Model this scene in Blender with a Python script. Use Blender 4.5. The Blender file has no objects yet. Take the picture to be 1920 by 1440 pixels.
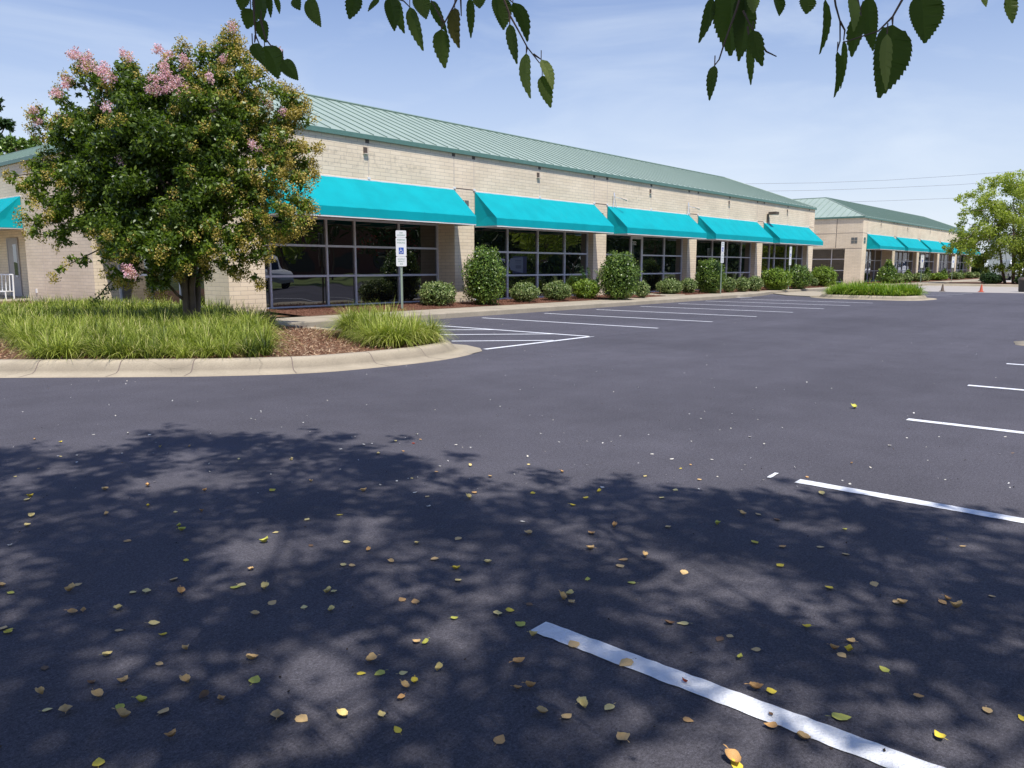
import bpy, math, random
import numpy as np
from math import radians as R_, sin, cos, pi, hypot
rnd = random.Random(7)
rng = np.random.default_rng(11)
S = bpy.context.scene
C = bpy.data.collections.new("place"); S.collection.children.link(C)

# ------------------------------------------------------------------ camera
FPX, PITCH, ROLL, YAW, CH = 1464.76, .1499, .0018, .8702, 1.39
cp, sp = cos(PITCH), sin(PITCH)
_F = np.array([sin(YAW)*cp, cos(YAW)*cp, -sp]); _R = np.array([cos(YAW), -sin(YAW), 0.]); _U = np.cross(_R, _F)
_c, _s = cos(ROLL), sin(ROLL)
_R2 = _c*_R + _s*_U; _U2 = -_s*_R + _c*_U
from mathutils import Matrix, Vector
cam = bpy.data.cameras.new("camera"); co = bpy.data.objects.new("camera", cam); C.objects.link(co)
m = Matrix.Identity(4)
for i in range(3):
    m[i][0], m[i][1], m[i][2] = _R2[i], _U2[i], -_F[i]
m[2][3] = CH
co.matrix_world = m
cam.sensor_width = 36; cam.lens = FPX/1920*36; cam.clip_start = .05; cam.clip_end = 3000
S.camera = co

def ray(u, v): return _F + (u-960)/FPX*_R2 - (v-720)/FPX*_U2
def G(u, v, z=0.):                       # survey helper: where a sight line meets height z
    d = ray(u, v); t = (z-CH)/d[2]; return (d[0]*t, d[1]*t)
def at(u, v, dist):                      # point at a distance along a sight line
    d = ray(u, v); return np.array([0, 0, CH]) + d*dist
def depth(x, y, z=.2): return float(np.dot(np.array([x, y, z-CH]), _F))

# ------------------------------------------------------------------ world + sun
S.view_settings.view_transform = 'Standard'; S.view_settings.look = 'None'
S.view_settings.exposure = 0; S.view_settings.gamma = 1
S.render.engine = 'CYCLES'
W = bpy.data.worlds.new("World"); S.world = W; W.use_nodes = True
nt = W.node_tree; N = nt.nodes; Lk = nt.links
bg = N['Background']
sky = N.new('ShaderNodeTexSky'); sky.sky_type = 'NISHITA'; sky.sun_disc = False
sky.sun_elevation = R_(62.9); sky.sun_rotation = R_(204); sky.altitude = 100
sky.air_density = 1.0; sky.dust_density = 1.6; sky.ozone_density = 1.6
tc = N.new('ShaderNodeTexCoord'); mp = N.new('ShaderNodeMapping')
mp.inputs['Scale'].default_value = (1.1, 2.6, 9.0); mp.inputs['Rotation'].default_value = (0.12, 0.05, .5)
Lk.new(tc.outputs['Generated'], mp.inputs[0])
nz = N.new('ShaderNodeTexNoise'); nz.inputs['Scale'].default_value = 1.5; nz.inputs['Detail'].default_value = 7
nz.inputs['Roughness'].default_value = .55; nz.inputs['Distortion'].default_value = .5
Lk.new(mp.outputs[0], nz.inputs[0])
cr = N.new('ShaderNodeValToRGB'); cr.color_ramp.elements[0].position = .42; cr.color_ramp.elements[1].position = .74
cr.color_ramp.elements[0].color = (0, 0, 0, 1); cr.color_ramp.elements[1].color = (.38, .38, .38, 1)
Lk.new(nz.outputs[0], cr.inputs[0])
mx = N.new('ShaderNodeMixRGB'); mx.inputs[2].default_value = (8.0, 8.8, 9.7, 1)
tint = N.new('ShaderNodeMixRGB'); tint.blend_type = 'MULTIPLY'; tint.inputs[0].default_value = 1
tint.inputs[2].default_value = (.42, .66, 1.25, 1)
Lk.new(sky.outputs[0], tint.inputs[1])
Lk.new(cr.outputs[0], mx.inputs[0]); Lk.new(tint.outputs[0], mx.inputs[1]); 
geo = N.new('ShaderNodeSeparateXYZ'); Lk.new(tc.outputs['Generated'], geo.inputs[0])
hz = N.new('ShaderNodeMapRange'); hz.inputs[1].default_value = .02; hz.inputs[2].default_value = .46; hz.inputs[3].default_value = .92; hz.inputs[4].default_value = 0
Lk.new(geo.outputs[2], hz.inputs[0])
hc = N.new('ShaderNodeMapRange'); hc.inputs[1].default_value = .0; hc.inputs[2].default_value = .32; Lk.new(geo.outputs[2], hc.inputs[0])
hcol = N.new('ShaderNodeMixRGB'); hcol.inputs[1].default_value = (8.2, 8.8, 9.4, 1); hcol.inputs[2].default_value = (6.3, 7.9, 9.5, 1); Lk.new(hc.outputs[0], hcol.inputs[0])
hm = N.new('ShaderNodeMixRGB'); Lk.new(hz.outputs[0], hm.inputs[0]); Lk.new(tint.outputs[0], hm.inputs[1]); Lk.new(hcol.outputs[0], hm.inputs[2])
Lk.new(hm.outputs[0], mx.inputs[1]); Lk.new(mx.outputs[0], bg.inputs[0])
bg.inputs[1].default_value = .11
sl = bpy.data.lights.new("sun", 'SUN'); sl.energy = 5.0; sl.angle = R_(.65); sl.color = (1.0, .955, .89)
so = bpy.data.objects.new("sun", sl); C.objects.link(so)
so.rotation_euler = Vector((.45, 1.0, -2.15)).to_track_quat('-Z', 'Y').to_euler()

# ------------------------------------------------------------------ materials
def newmat(name):
    m = bpy.data.materials.new(name); m.use_nodes = True
    return m, m.node_tree.nodes, m.node_tree.links, m.node_tree.nodes['Principled BSDF']
def flat(name, col, rough=.6, metal=0., spec=.5, noise=0., nscale=8., bump=0., bscale=60.):
    m, n, l, b = newmat(name)
    b.inputs['Roughness'].default_value = rough; b.inputs['Metallic'].default_value = metal
    b.inputs['Specular IOR Level'].default_value = spec; b.inputs['Base Color'].default_value = (*col, 1)
    if noise or bump:
        t = n.new('ShaderNodeTexCoord')
    if noise:
        a = n.new('ShaderNodeTexNoise'); a.inputs['Scale'].default_value = nscale; a.inputs['Detail'].default_value = 6
        l.new(t.outputs['Object'], a.inputs[0])
        mr = n.new('ShaderNodeMapRange'); mr.inputs[1].default_value = .3; mr.inputs[2].default_value = .7
        mr.inputs[3].default_value = 1-noise; mr.inputs[4].default_value = 1+noise*.6
        l.new(a.outputs[0], mr.inputs[0])
        mu = n.new('ShaderNodeMixRGB'); mu.blend_type = 'MULTIPLY'; mu.inputs[0].default_value = 1
        mu.inputs[1].default_value = (*col, 1); l.new(mr.outputs[0], mu.inputs[2]); l.new(mu.outputs[0], b.inputs['Base Color'])
    if bump:
        a = n.new('ShaderNodeTexNoise'); a.inputs['Scale'].default_value = bscale; a.inputs['Detail'].default_value = 4
        l.new(t.outputs['Object'], a.inputs[0])
        bp = n.new('ShaderNodeBump'); bp.inputs['Strength'].default_value = bump; bp.inputs['Distance'].default_value = .01
        l.new(a.outputs[0], bp.inputs['Height']); l.new(bp.outputs[0], b.inputs['Normal'])
    return m
def leafy(name, cols, trans=.25, rough=.45, spec=.4):
    m, n, l, b = newmat(name)
    at_ = n.new('ShaderNodeAttribute'); at_.attribute_name = 'var'
    r = n.new('ShaderNodeValToRGB'); e = r.color_ramp.elements
    while len(e) < len(cols): e.new(.5)
    for i, c in enumerate(cols): e[i].position = i/(len(cols)-1); e[i].color = (*c, 1)
    l.new(at_.outputs['Fac'], r.inputs[0]); l.new(r.outputs[0], b.inputs['Base Color'])
    b.inputs['Roughness'].default_value = rough; b.inputs['Specular IOR Level'].default_value = spec
    if trans:
        tr = n.new('ShaderNodeBsdfTranslucent'); ms = n.new('ShaderNodeMixShader'); ms.inputs[0].default_value = trans
        g = n.new('ShaderNodeMixRGB'); g.blend_type = 'MULTIPLY'; g.inputs[0].default_value = 1; g.inputs[2].default_value = (1.3, 1.5, .6, 1)
        l.new(r.outputs[0], g.inputs[1]); l.new(g.outputs[0], tr.inputs[0])
        l.new(b.outputs[0], ms.inputs[1]); l.new(tr.outputs[0], ms.inputs[2]); l.new(ms.outputs[0], n['Material Output'].inputs[0])
    return m
def asphalt():
    m, n, l, b = newmat('asphalt')
    t = n.new('ShaderNodeTexCoord')
    def noise(s, d=3, r=.6):
        a = n.new('ShaderNodeTexNoise'); a.inputs['Scale'].default_value = s; a.inputs['Detail'].default_value = d
        a.inputs['Roughness'].default_value = r; l.new(t.outputs['Object'], a.inputs[0]); return a
    big, mid, fine, grit = noise(.22, 4), noise(2.2, 4), noise(95, 4, .7), noise(260, 2, .6)
    stretch = n.new('ShaderNodeMapping'); stretch.inputs['Scale'].default_value = (.06, .9, 1)
    l.new(t.outputs['Object'], stretch.inputs[0])
    st = n.new('ShaderNodeTexNoise'); st.inputs['Scale'].default_value = 1.3; st.inputs['Detail'].default_value = 4; l.new(stretch.outputs[0], st.inputs[0])
    def mr(src, a0, a1, b0, b1):
        q = n.new('ShaderNodeMapRange')
        for i, v in enumerate((a0, a1, b0, b1)): q.inputs[i+1].default_value = v
        l.new(src, q.inputs[0]); return q.outputs[0]
    def mul(a, c):
        q = n.new('ShaderNodeMath'); q.operation = 'MULTIPLY'
        l.new(a, q.inputs[0]); l.new(c, q.inputs[1]); return q.outputs[0]
    f = mul(mul(mr(big.outputs[0], .3, .7, .82, 1.13), mr(mid.outputs[0], .3, .7, .91, 1.07)), mr(fine.outputs[0], .3, .7, .55, 1.42))
    g2 = noise(34, 3, .8); f = mul(f, mr(g2.outputs[0], .3, .7, .82, 1.2)); f = mul(f, mr(grit.outputs[0], .3, .72, .65, 1.4)); f = mul(f, mr(st.outputs[0], .3, .7, .93, 1.08))
    # black pock marks of the sealed aggregate
    vo = n.new('ShaderNodeTexVoronoi'); vo.inputs['Scale'].default_value = 42; l.new(t.outputs['Object'], vo.inputs[0])
    f = mul(f, mr(vo.outputs['Distance'], .05, .16, .45, 1))
    mu = n.new('ShaderNodeMixRGB'); mu.blend_type = 'MULTIPLY'; mu.inputs[0].default_value = 1
    mu.inputs[1].default_value = (.098, .093, .108, 1); l.new(f, mu.inputs[2]); l.new(mu.outputs[0], b.inputs['Base Color'])
    b.inputs['Roughness'].default_value = .85; b.inputs['Specular IOR Level'].default_value = .18
    bp = n.new('ShaderNodeBump'); bp.inputs['Strength'].default_value = .55; bp.inputs['Distance'].default_value = .006
    ad = n.new('ShaderNodeMath'); ad.operation = 'ADD'; l.new(fine.outputs[0], ad.inputs[0]); l.new(grit.outputs[0], ad.inputs[1])
    l.new(ad.outputs[0], bp.inputs['Height']); l.new(bp.outputs[0], b.inputs['Normal'])
    return m
def masonry():
    m, n, l, b = newmat('ground_face_block')
    uv = n.new('ShaderNodeUVMap'); br = n.new('ShaderNodeTexBrick')
    br.inputs['Scale'].default_value = 1; br.inputs['Brick Width'].default_value = .405; br.inputs['Row Height'].default_value = .1075
    br.inputs['Mortar Size'].default_value = .005; br.inputs['Mortar Smooth'].default_value = .2; br.inputs['Bias'].default_value = -.1
    br.inputs['Color1'].default_value = (.88, .735, .535, 1); br.inputs['Color2'].default_value = (.81, .67, .475, 1)
    br.inputs['Mortar'].default_value = (.52, .43, .34, 1); br.offset = .5
    l.new(uv.outputs[0], br.inputs[0])
    t = n.new('ShaderNodeTexCoord')
    a = n.new('ShaderNodeTexNoise'); a.inputs['Scale'].default_value = .8; a.inputs['Detail'].default_value = 6; l.new(t.outputs['Object'], a.inputs[0])
    q = n.new('ShaderNodeMapRange'); q.inputs[1].default_value = .3; q.inputs[2].default_value = .7; q.inputs[3].default_value = .88; q.inputs[4].default_value = 1.06
    l.new(a.outputs[0], q.inputs[0])
    # streaky dirt where old lettering was taken down: narrow band of the wall
    mp = n.new('ShaderNodeMapping'); mp.inputs['Scale'].default_value = (2.6, 0.1, 5); l.new(uv.outputs[0], mp.inputs[0])
    sx = n.new('ShaderNodeSeparateXYZ'); l.new(uv.outputs[0], sx.inputs[0])
    mp.inputs['Scale'].default_value = (5, 4, 1)
    s = n.new('ShaderNodeTexNoise'); s.inputs['Scale'].default_value = 1.3; s.inputs['Detail'].default_value = 5; l.new(mp.outputs[0], s.inputs[0])
    def band(src, c, w):
        k = n.new('ShaderNodeMath'); k.operation = 'SUBTRACT'; l.new(src, k.inputs[0]); k.inputs[1].default_value = c
        k2 = n.new('ShaderNodeMath'); k2.operation = 'ABSOLUTE'; l.new(k.outputs[0], k2.inputs[0])
        k3 = n.new('ShaderNodeMapRange'); k3.inputs[1].default_value = w; k3.inputs[2].default_value = w*.7; l.new(k2.outputs[0], k3.inputs[0]); return k3.outputs[0]
    def mul(a_, c_):
        k = n.new('ShaderNodeMath'); k.operation = 'MULTIPLY'; l.new(a_, k.inputs[0]); l.new(c_, k.inputs[1]); return k.outputs[0]
    mask = mul(band(sx.outputs[0], 15.2, 2.4), band(sx.outputs[1], 4.36, .28))
    mask2 = mul(band(sx.outputs[0], 29.2, .9), band(sx.outputs[1], 4.4, .45))
    am = n.new('ShaderNodeMath'); am.operation = 'MAXIMUM'; l.new(mask, am.inputs[0]); l.new(mask2, am.inputs[1])
    sr = n.new('ShaderNodeMapRange'); sr.inputs[1].default_value = .50; sr.inputs[2].default_value = .66; l.new(s.outputs[0], sr.inputs[0])
    dm = mul(am.outputs[0], sr.outputs[0])
    dk = n.new('ShaderNodeMapRange'); dk.inputs[3].default_value = 1; dk.inputs[4].default_value = .8; l.new(dm, dk.inputs[0])
    f = mul(q.outputs[0], dk.outputs[0])
    # rain soiling at the foot
    ft = n.new('ShaderNodeMapRange'); ft.inputs[1].default_value = .1; ft.inputs[2].default_value = .8; ft.inputs[3].default_value = .82; ft.inputs[4].default_value = 1
    l.new(sx.outputs[1], ft.inputs[0]); f = mul(f, ft.outputs[0])
    mu = n.new('ShaderNodeMixRGB'); mu.blend_type = 'MULTIPLY'; mu.inputs[0].default_value = 1
    l.new(br.outputs[0], mu.inputs[1]); l.new(f, mu.inputs[2]); l.new(mu.outputs[0], b.inputs['Base Color'])
    b.inputs['Roughness'].default_value = .75; b.inputs['Specular IOR Level'].default_value = .25
    bp = n.new('ShaderNodeBump'); bp.inputs['Strength'].default_value = .5; bp.inputs['Distance'].default_value = .01
    l.new(br.outputs['Fac'], bp.inputs['Height']); bp.invert = True; l.new(bp.outputs[0], b.inputs['Normal'])
    return m
def glass():
    m, n, l, b = newmat('tinted_glass')
    b.inputs['Base Color'].default_value = (.006, .007, .008, 1); b.inputs['Roughness'].default_value = .012
    b.inputs['IOR'].default_value = 2.35; b.inputs['Specular IOR Level'].default_value = .5
    t = n.new('ShaderNodeTexCoord'); a = n.new('ShaderNodeTexNoise'); a.inputs['Scale'].default_value = .9; a.inputs['Detail'].default_value = 1
    l.new(t.outputs['Object'], a.inputs[0])
    bp = n.new('ShaderNodeBump'); bp.inputs['Strength'].default_value = .25; bp.inputs['Distance'].default_value = .04
    l.new(a.outputs[0], bp.inputs['Height']); l.new(bp.outputs[0], b.inputs['Normal'])
    return m
def concrete(name, col, stain=.18):
    m, n, l, b = newmat(name)
    t = n.new('ShaderNodeTexCoord')
    a = n.new('ShaderNodeTexNoise'); a.inputs['Scale'].default_value = 1.7; a.inputs['Detail'].default_value = 8; a.inputs['Roughness'].default_value = .65; l.new(t.outputs['Object'], a.inputs[0])
    c = n.new('ShaderNodeTexNoise'); c.inputs['Scale'].default_value = 60; c.inputs['Detail'].default_value = 3; l.new(t.outputs['Object'], c.inputs[0])
    q = n.new('ShaderNodeMapRange'); q.inputs[1].default_value = .3; q.inputs[2].default_value = .7; q.inputs[3].default_value = 1-stain; q.inputs[4].default_value = 1.06; l.new(a.outputs[0], q.inputs[0])
    q2 = n.new('ShaderNodeMapRange'); q2.inputs[1].default_value = .3; q2.inputs[2].default_value = .7; q2.inputs[3].default_value = .88; q2.inputs[4].default_value = 1.08; l.new(c.outputs[0], q2.inputs[0])
    # hairline cracks
    vo = n.new('ShaderNodeTexVoronoi'); vo.feature = 'DISTANCE_TO_EDGE'; vo.inputs['Scale'].default_value = .55
    wn = n.new('ShaderNodeTexNoise'); wn.inputs['Scale'].default_value = 2.5; l.new(t.outputs['Object'], wn.inputs[0])
    mxv = n.new('ShaderNodeMixRGB'); mxv.inputs[0].default_value = .25; l.new(t.outputs['Object'], mxv.inputs[1]); l.new(wn.outputs['Color'], mxv.inputs[2]); l.new(mxv.outputs[0], vo.inputs[0])
    q3 = n.new('ShaderNodeMapRange'); q3.inputs[1].default_value = .0; q3.inputs[2].default_value = .004; q3.inputs[3].default_value = .80; q3.inputs[4].default_value = 1; l.new(vo.outputs['Distance'], q3.inputs[0])
    x = n.new('ShaderNodeMath'); x.operation = 'MULTIPLY'; l.new(q.outputs[0], x.inputs[0]); l.new(q2.outputs[0], x.inputs[1])
    y = n.new('ShaderNodeMath'); y.operation = 'MULTIPLY'; l.new(x.outputs[0], y.inputs[0]); l.new(q3.outputs[0], y.inputs[1])
    mu = n.new('ShaderNodeMixRGB'); mu.blend_type = 'MULTIPLY'; mu.inputs[0].default_value = 1; mu.inputs[1].default_value = (*col, 1)
    l.new(y.outputs[0], mu.inputs[2]); l.new(mu.outputs[0], b.inputs['Base Color'])
    b.inputs['Roughness'].default_value = .85; b.inputs['Specular IOR Level'].default_value = .2
    bp = n.new('ShaderNodeBump'); bp.inputs['Strength'].default_value = .3; bp.inputs['Distance'].default_value = .005; l.new(c.outputs[0], bp.inputs['Height']); l.new(bp.outputs[0], b.inputs['Normal'])
    return m
def kerbmat():
    m = concrete('kerb', (.50, .43, .32), .22); n = m.node_tree.nodes; l = m.node_tree.links; b = n['Principled BSDF']
    src = b.inputs['Base Color'].links[0].from_socket
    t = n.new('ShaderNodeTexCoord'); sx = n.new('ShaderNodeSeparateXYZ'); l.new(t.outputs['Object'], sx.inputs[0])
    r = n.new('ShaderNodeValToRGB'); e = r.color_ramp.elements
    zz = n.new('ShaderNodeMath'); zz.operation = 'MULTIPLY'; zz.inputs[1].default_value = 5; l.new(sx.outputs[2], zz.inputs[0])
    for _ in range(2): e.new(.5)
    for i, (p, c) in enumerate(((.04, .90), (.22, .62), (.55, .78), (.76, 1.0))): e[i].position = p; e[i].color = (c, c*.985, c*.96, 1)  # shading of the kerb roll painted by height, along with face stains
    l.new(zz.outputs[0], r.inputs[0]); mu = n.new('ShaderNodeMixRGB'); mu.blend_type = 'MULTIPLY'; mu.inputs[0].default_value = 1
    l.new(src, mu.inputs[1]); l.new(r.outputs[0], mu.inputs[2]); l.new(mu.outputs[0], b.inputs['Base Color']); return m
M = dict(
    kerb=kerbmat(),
    asphalt=asphalt(), block=masonry(), glass=glass(),
    concrete=concrete('kerb_concrete', (.43, .37, .275)), drive=concrete('drive_concrete', (.43, .39, .345), .12),
    paint=flat('road_paint', (.90, .91, .93), .55, spec=.3, noise=.09, nscale=22, bump=.8, bscale=120),
    joint=flat('joint_sealant', (.62, .52, .42), .7), reveal=flat('reveal_shadow', (.16, .12, .10), .8),
    teal=flat('awning_canvas', (.001, .35, .385), .7, spec=.15, noise=.10, nscale=1.6, bump=.2, bscale=90),
    alu=flat('aluminium', (.66, .66, .70), .42, metal=.1, noise=.08), white=flat('white_enamel', (.78, .78, .76), .45),
    roof=flat('roof_metal', (.345, .42, .35), .5, spec=.5, noise=.07, nscale=1.2), fascia=flat('fascia_metal', (.11, .22, .18), .45, noise=.08),
    rib=flat('roof_seam', (.20, .28, .23), .45), dark=flat('dark_metal', (.03, .03, .03), .5), soffit=flat('soffit', (.5, .45, .38), .8, noise=.1),
    brown=flat('fixture_bronze', (.10, .075, .055), .5), bark=flat('bark', (.16, .11, .08), .85, noise=.35, nscale=9, bump=.8, bscale=30),
    bark_tan=flat('smooth_bark', (.13, .09, .065), .7, noise=.35, nscale=6, bump=.5, bscale=20),
    birchbark=flat('pale_bark', (.22, .18, .15), .8, noise=.4, nscale=7, bump=.6, bscale=25),
    mulch=flat('mulch', (.17, .085, .055), .95, spec=.1, noise=.5, nscale=30, bump=1.0, bscale=55),
    soil=flat('straw_bed', (.20, .115, .07), .95, spec=.1, noise=.5, nscale=24, bump=1.0, bscale=60),
    ground=flat('far_ground', (.10, .12, .05), .95, spec=.1, noise=.3, nscale=.15),
    post=flat('green_post', (.30, .37, .29), .5, noise=.1), sgreen=flat('sign_green', (.04, .22, .12), .5), sblue=flat('sign_blue', (.02, .09, .42), .4),
    sred=flat('sign_red', (.55, .05, .04), .5), navy=flat('navy_paint', (.012, .016, .05), .3), tyre=flat('tyre', (.02, .02, .02), .8),
    carwhite=flat('white_car_paint', (.74, .75, .77), .25), carglass=flat('car_glass', (.01, .012, .015), .05, spec=.8), chrome=flat('hubcap', (.5, .5, .5), .3, metal=.8),
    red=flat('red_lens', (.45, .02, .02), .3), orange=flat('cone_orange', (.62, .12, .06), .6), conedark=flat('cone_dark', (.16, .12, .09), .7),
    wood=flat('pole_wood', (.12, .09, .07), .9), wire=flat('cable', (.30, .32, .36), .7), palebldg=flat('pale_panel', (.62, .62, .58), .7, noise=.05),
    redbrick=flat('red_brick', (.17, .07, .05), .85, noise=.2, nscale=4), numeral=flat('white_vinyl', (.85, .85, .85), .5),
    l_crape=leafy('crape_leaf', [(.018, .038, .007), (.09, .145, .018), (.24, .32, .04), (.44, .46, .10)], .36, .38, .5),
    l_seed=leafy('seed_head', [(.26, .21, .03), (.48, .37, .08), (.56, .44, .18)], .15, .7, .1),
    l_pink=leafy('pink_blossom', [(.62, .30, .42), (.85, .52, .64), (.92, .74, .80)], .3, .8, .1),
    l_red=leafy('red_blossom', [(.35, .02, .05), (.5, .06, .1)], .3, .8, .1),
    l_birch=leafy('birch_leaf', [(.11, .15, .02), (.32, .37, .06), (.56, .58, .17)], .42, .45, .4),
    l_dark=leafy('dark_leaf', [(.012, .03, .008), (.03, .065, .015), (.06, .11, .03)], .2, .5, .3),
    l_holly=leafy('holly_leaf', [(.02, .05, .010), (.11, .19, .025), (.36, .46, .08)], .12, .35, .5),
    l_gard=leafy('pale_shrub_leaf', [(.03, .07, .02), (.17, .24, .06), (.55, .58, .26)], .12, .45, .4),
    l_lime=leafy('lime_shrub_leaf', [(.03, .07, .01), (.18, .28, .025), (.42, .52, .07)], .18, .45, .4),
    l_juniper=leafy('juniper', [(.02, .05, .015), (.06, .13, .04), (.12, .2, .06)], .1, .6, .2),
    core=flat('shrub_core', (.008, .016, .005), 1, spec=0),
    l_grass=leafy('liriope', [(.03, .055, .010), (.18, .23, .028), (.44, .50, .085), (.70, .60, .28)], .22, .5, .3),
    l_lime_grass=leafy('liriope_lime', [(.06, .12, .012), (.18, .30, .02), (.34, .44, .05), (.42, .42, .1)], .25, .5, .3),
    l_straw=leafy('straw_chip', [(.09, .035, .02), (.22, .10, .06), (.42, .26, .15), (.60, .46, .30)], 0, .9, .1),
    l_over=leafy('overhead_leaf', [(.02, .035, .008), (.035, .06, .012), (.09, .11, .02)], .35, .5, .3),
)

# ------------------------------------------------------------------ builders
BASE = {}
def link(o): C.objects.link(o); return o
def tag(o, label=None, cat=None, group=None, kind=None):
    if label: o['label'] = label
    if cat: o['category'] = cat
    if group: o['group'] = group
    if kind: o['kind'] = kind
    return o
def thing(name, loc, label, cat, group=None):
    o = bpy.data.objects.new(name, None); o.empty_display_size = .2; o.location = loc; link(o)
    BASE[o.name] = tuple(loc); return tag(o, label, cat, group)
class MB:
    def __init__(s, T=None): s.v = []; s.f = []; s.m = []; s.T = T; s.cur = 0
    def add(s, vs, fs):
        k = len(s.v)
        s.v += [(s.T(*p) if s.T else tuple(p)) for p in vs]
        s.f += [tuple(i+k for i in f) for f in fs]; s.m += [s.cur]*len(fs); return s
    def box(s, x0, x1, y0, y1, z0, z1):
        return s.add([(x0,y0,z0),(x1,y0,z0),(x1,y1,z0),(x0,y1,z0),(x0,y0,z1),(x1,y0,z1),(x1,y1,z1),(x0,y1,z1)],
                     [(0,3,2,1),(4,5,6,7),(0,1,5,4),(1,2,6,5),(2,3,7,6),(3,0,4,7)])
    def poly(s, pts): return s.add(pts, [tuple(range(len(pts)))])
    def prism(s, pts, z0, z1):
        n = len(pts)
        return s.add([(x,y,z0) for x,y in pts]+[(x,y,z1) for x,y in pts], [tuple(range(n, 2*n))]+[(i,(i+1)%n,(i+1)%n+n,i+n) for i in range(n)])
    def tube(s, pts, rad, n=6, cap=True):
        pts = [np.array(p, float) for p in pts]
        if not hasattr(rad, '__len__'): rad = [rad]*len(pts)
        vs = []; prev = None
        for i, p in enumerate(pts):
            d = pts[min(i+1, len(pts)-1)] - pts[max(i-1, 0)]; d /= (np.linalg.norm(d)+1e-9)
            a = prev if prev is not None else (np.array([1., 0, 0]) if abs(d[0]) < .8 else np.array([0, 1., 0]))
            a = a - d*np.dot(a, d); a /= (np.linalg.norm(a)+1e-9); b = np.cross(d, a); prev = a
            vs += [tuple(p + rad[i]*(a*cos(2*pi*k/n)+b*sin(2*pi*k/n))) for k in range(n)]
        fs = [(i*n+k, i*n+(k+1)%n, (i+1)*n+(k+1)%n, (i+1)*n+k) for i in range(len(pts)-1) for k in range(n)]
        if cap: fs += [tuple(range(n))[::-1], tuple(range((len(pts)-1)*n, len(pts)*n))]
        return s.add(vs, fs)
    def lathe(s, prof, cx, cy, n=16):
        vs = [(cx+r*cos(2*pi*k/n), cy+r*sin(2*pi*k/n), z) for r, z in prof for k in range(n)]
        return s.add(vs, [(i*n+k, i*n+(k+1)%n, (i+1)*n+(k+1)%n, (i+1)*n+k) for i in range(len(prof)-1) for k in range(n)])
    def build(s, name, mats, parent=None, smooth=False, bevel=0):
        me = bpy.data.meshes.new(name)
        b = (0, 0, 0)
        if parent is not None: b = BASE.get(parent.name, (0, 0, 0))
        me.from_pydata([(x-b[0], y-b[1], z-b[2]) for x, y, z in s.v], [], s.f)
        if not isinstance(mats, (list, tuple)): mats = [mats]
        for q in mats: me.materials.append(q)
        if len(mats) > 1: me.polygons.foreach_set('material_index', s.m)
        uvl = me.uv_layers.new(name='UVMap'); me.update()
        V = s.v; uv = []
        for p in me.polygons:
            n = p.normal; ax = max(range(3), key=lambda i: abs(n[i]))
            for vi in p.vertices:
                x, y, z = V[vi]; uv += ([y, z] if ax == 0 else [x, z] if ax == 1 else [x, y])
        uvl.data.foreach_set('uv', uv)
        if smooth: me.polygons.foreach_set('use_smooth', [True]*len(me.polygons))
        o = bpy.data.objects.new(name, me); link(o)
        if parent is not None: o.parent = parent; BASE[o.name] = b
        if bevel:
            bm = o.modifiers.new('bevel', 'BEVEL'); bm.width = bevel; bm.segments = 2; bm.limit_method = 'ANGLE'
        return o
def np_mesh(name, verts, quads, var, mat, parent=None, core=None):
    """large meshes of leaf or blade faces"""
    b = np.array(BASE.get(parent.name, (0, 0, 0)) if parent is not None else (0, 0, 0))
    verts = np.asarray(verts, np.float32) - b.astype(np.float32)
    quads = np.asarray(quads, np.int32); var = np.asarray(var, np.float32)
    mi = np.zeros(len(quads), np.int32)
    if core is not None:
        cv, cq = core; mi = np.concatenate([mi, np.ones(len(cq), np.int32)]); var = np.concatenate([var, np.zeros(len(cq), np.float32)])
        quads = np.concatenate([quads, np.asarray(cq, np.int32)+len(verts)]); verts = np.concatenate([verts, np.asarray(cv, np.float32)-b.astype(np.float32)])
    me = bpy.data.meshes.new(name)
    me.vertices.add(len(verts)); me.vertices.foreach_set('co', verts.ravel())
    me.loops.add(quads.size); me.loops.foreach_set('vertex_index', quads.ravel())
    me.polygons.add(len(quads)); me.polygons.foreach_set('loop_start', np.arange(0, quads.size, 4, dtype=np.int32))
    try: me.polygons.foreach_set('loop_total', np.full(len(quads), 4, np.int32))
    except Exception: pass
    a = me.attributes.new('var', 'FLOAT', 'FACE'); a.data.foreach_set('value', var)
    me.materials.append(mat)
    if core is not None: me.materials.append(M['core']); me.polygons.foreach_set('material_index', mi)
    me.update(calc_edges=True)
    o = bpy.data.objects.new(name, me); link(o)
    if parent is not None: o.parent = parent; BASE[o.name] = tuple(b)
    return o
def unit(a): return a/(np.linalg.norm(a, axis=1, keepdims=True)+1e-9)
def leaves(P, out, L, Wd, bias=.7, droop=0.):
    """quads (verts, faces) for leaves at P, faces turned towards 'out' by bias"""
    n = len(P)
    nrm = unit(rng.normal(size=(n, 3)) + out*bias*2)
    t = rng.normal(size=(n, 3)); t[:, 2] -= droop
    t = unit(t - nrm*np.sum(t*nrm, 1, keepdims=True)); s = np.cross(nrm, t)
    k = rng.uniform(.65, 1.25, (n, 1)); l = L*k; w = Wd*k
    v = np.stack([P, P+t*l*.42+s*w*.5-nrm*w*.12, P+t*l, P+t*l*.42-s*w*.5-nrm*w*.12], 1).reshape(-1, 3)
    return v, np.arange(4*n).reshape(-1, 4)
def join(parts):
    V = []; Q = []; k = 0; X = []
    for v, q, x in parts: V.append(v); Q.append(q+k); X.append(x); k += len(v)
    return np.concatenate(V), np.concatenate(Q), np.concatenate(X)
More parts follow.
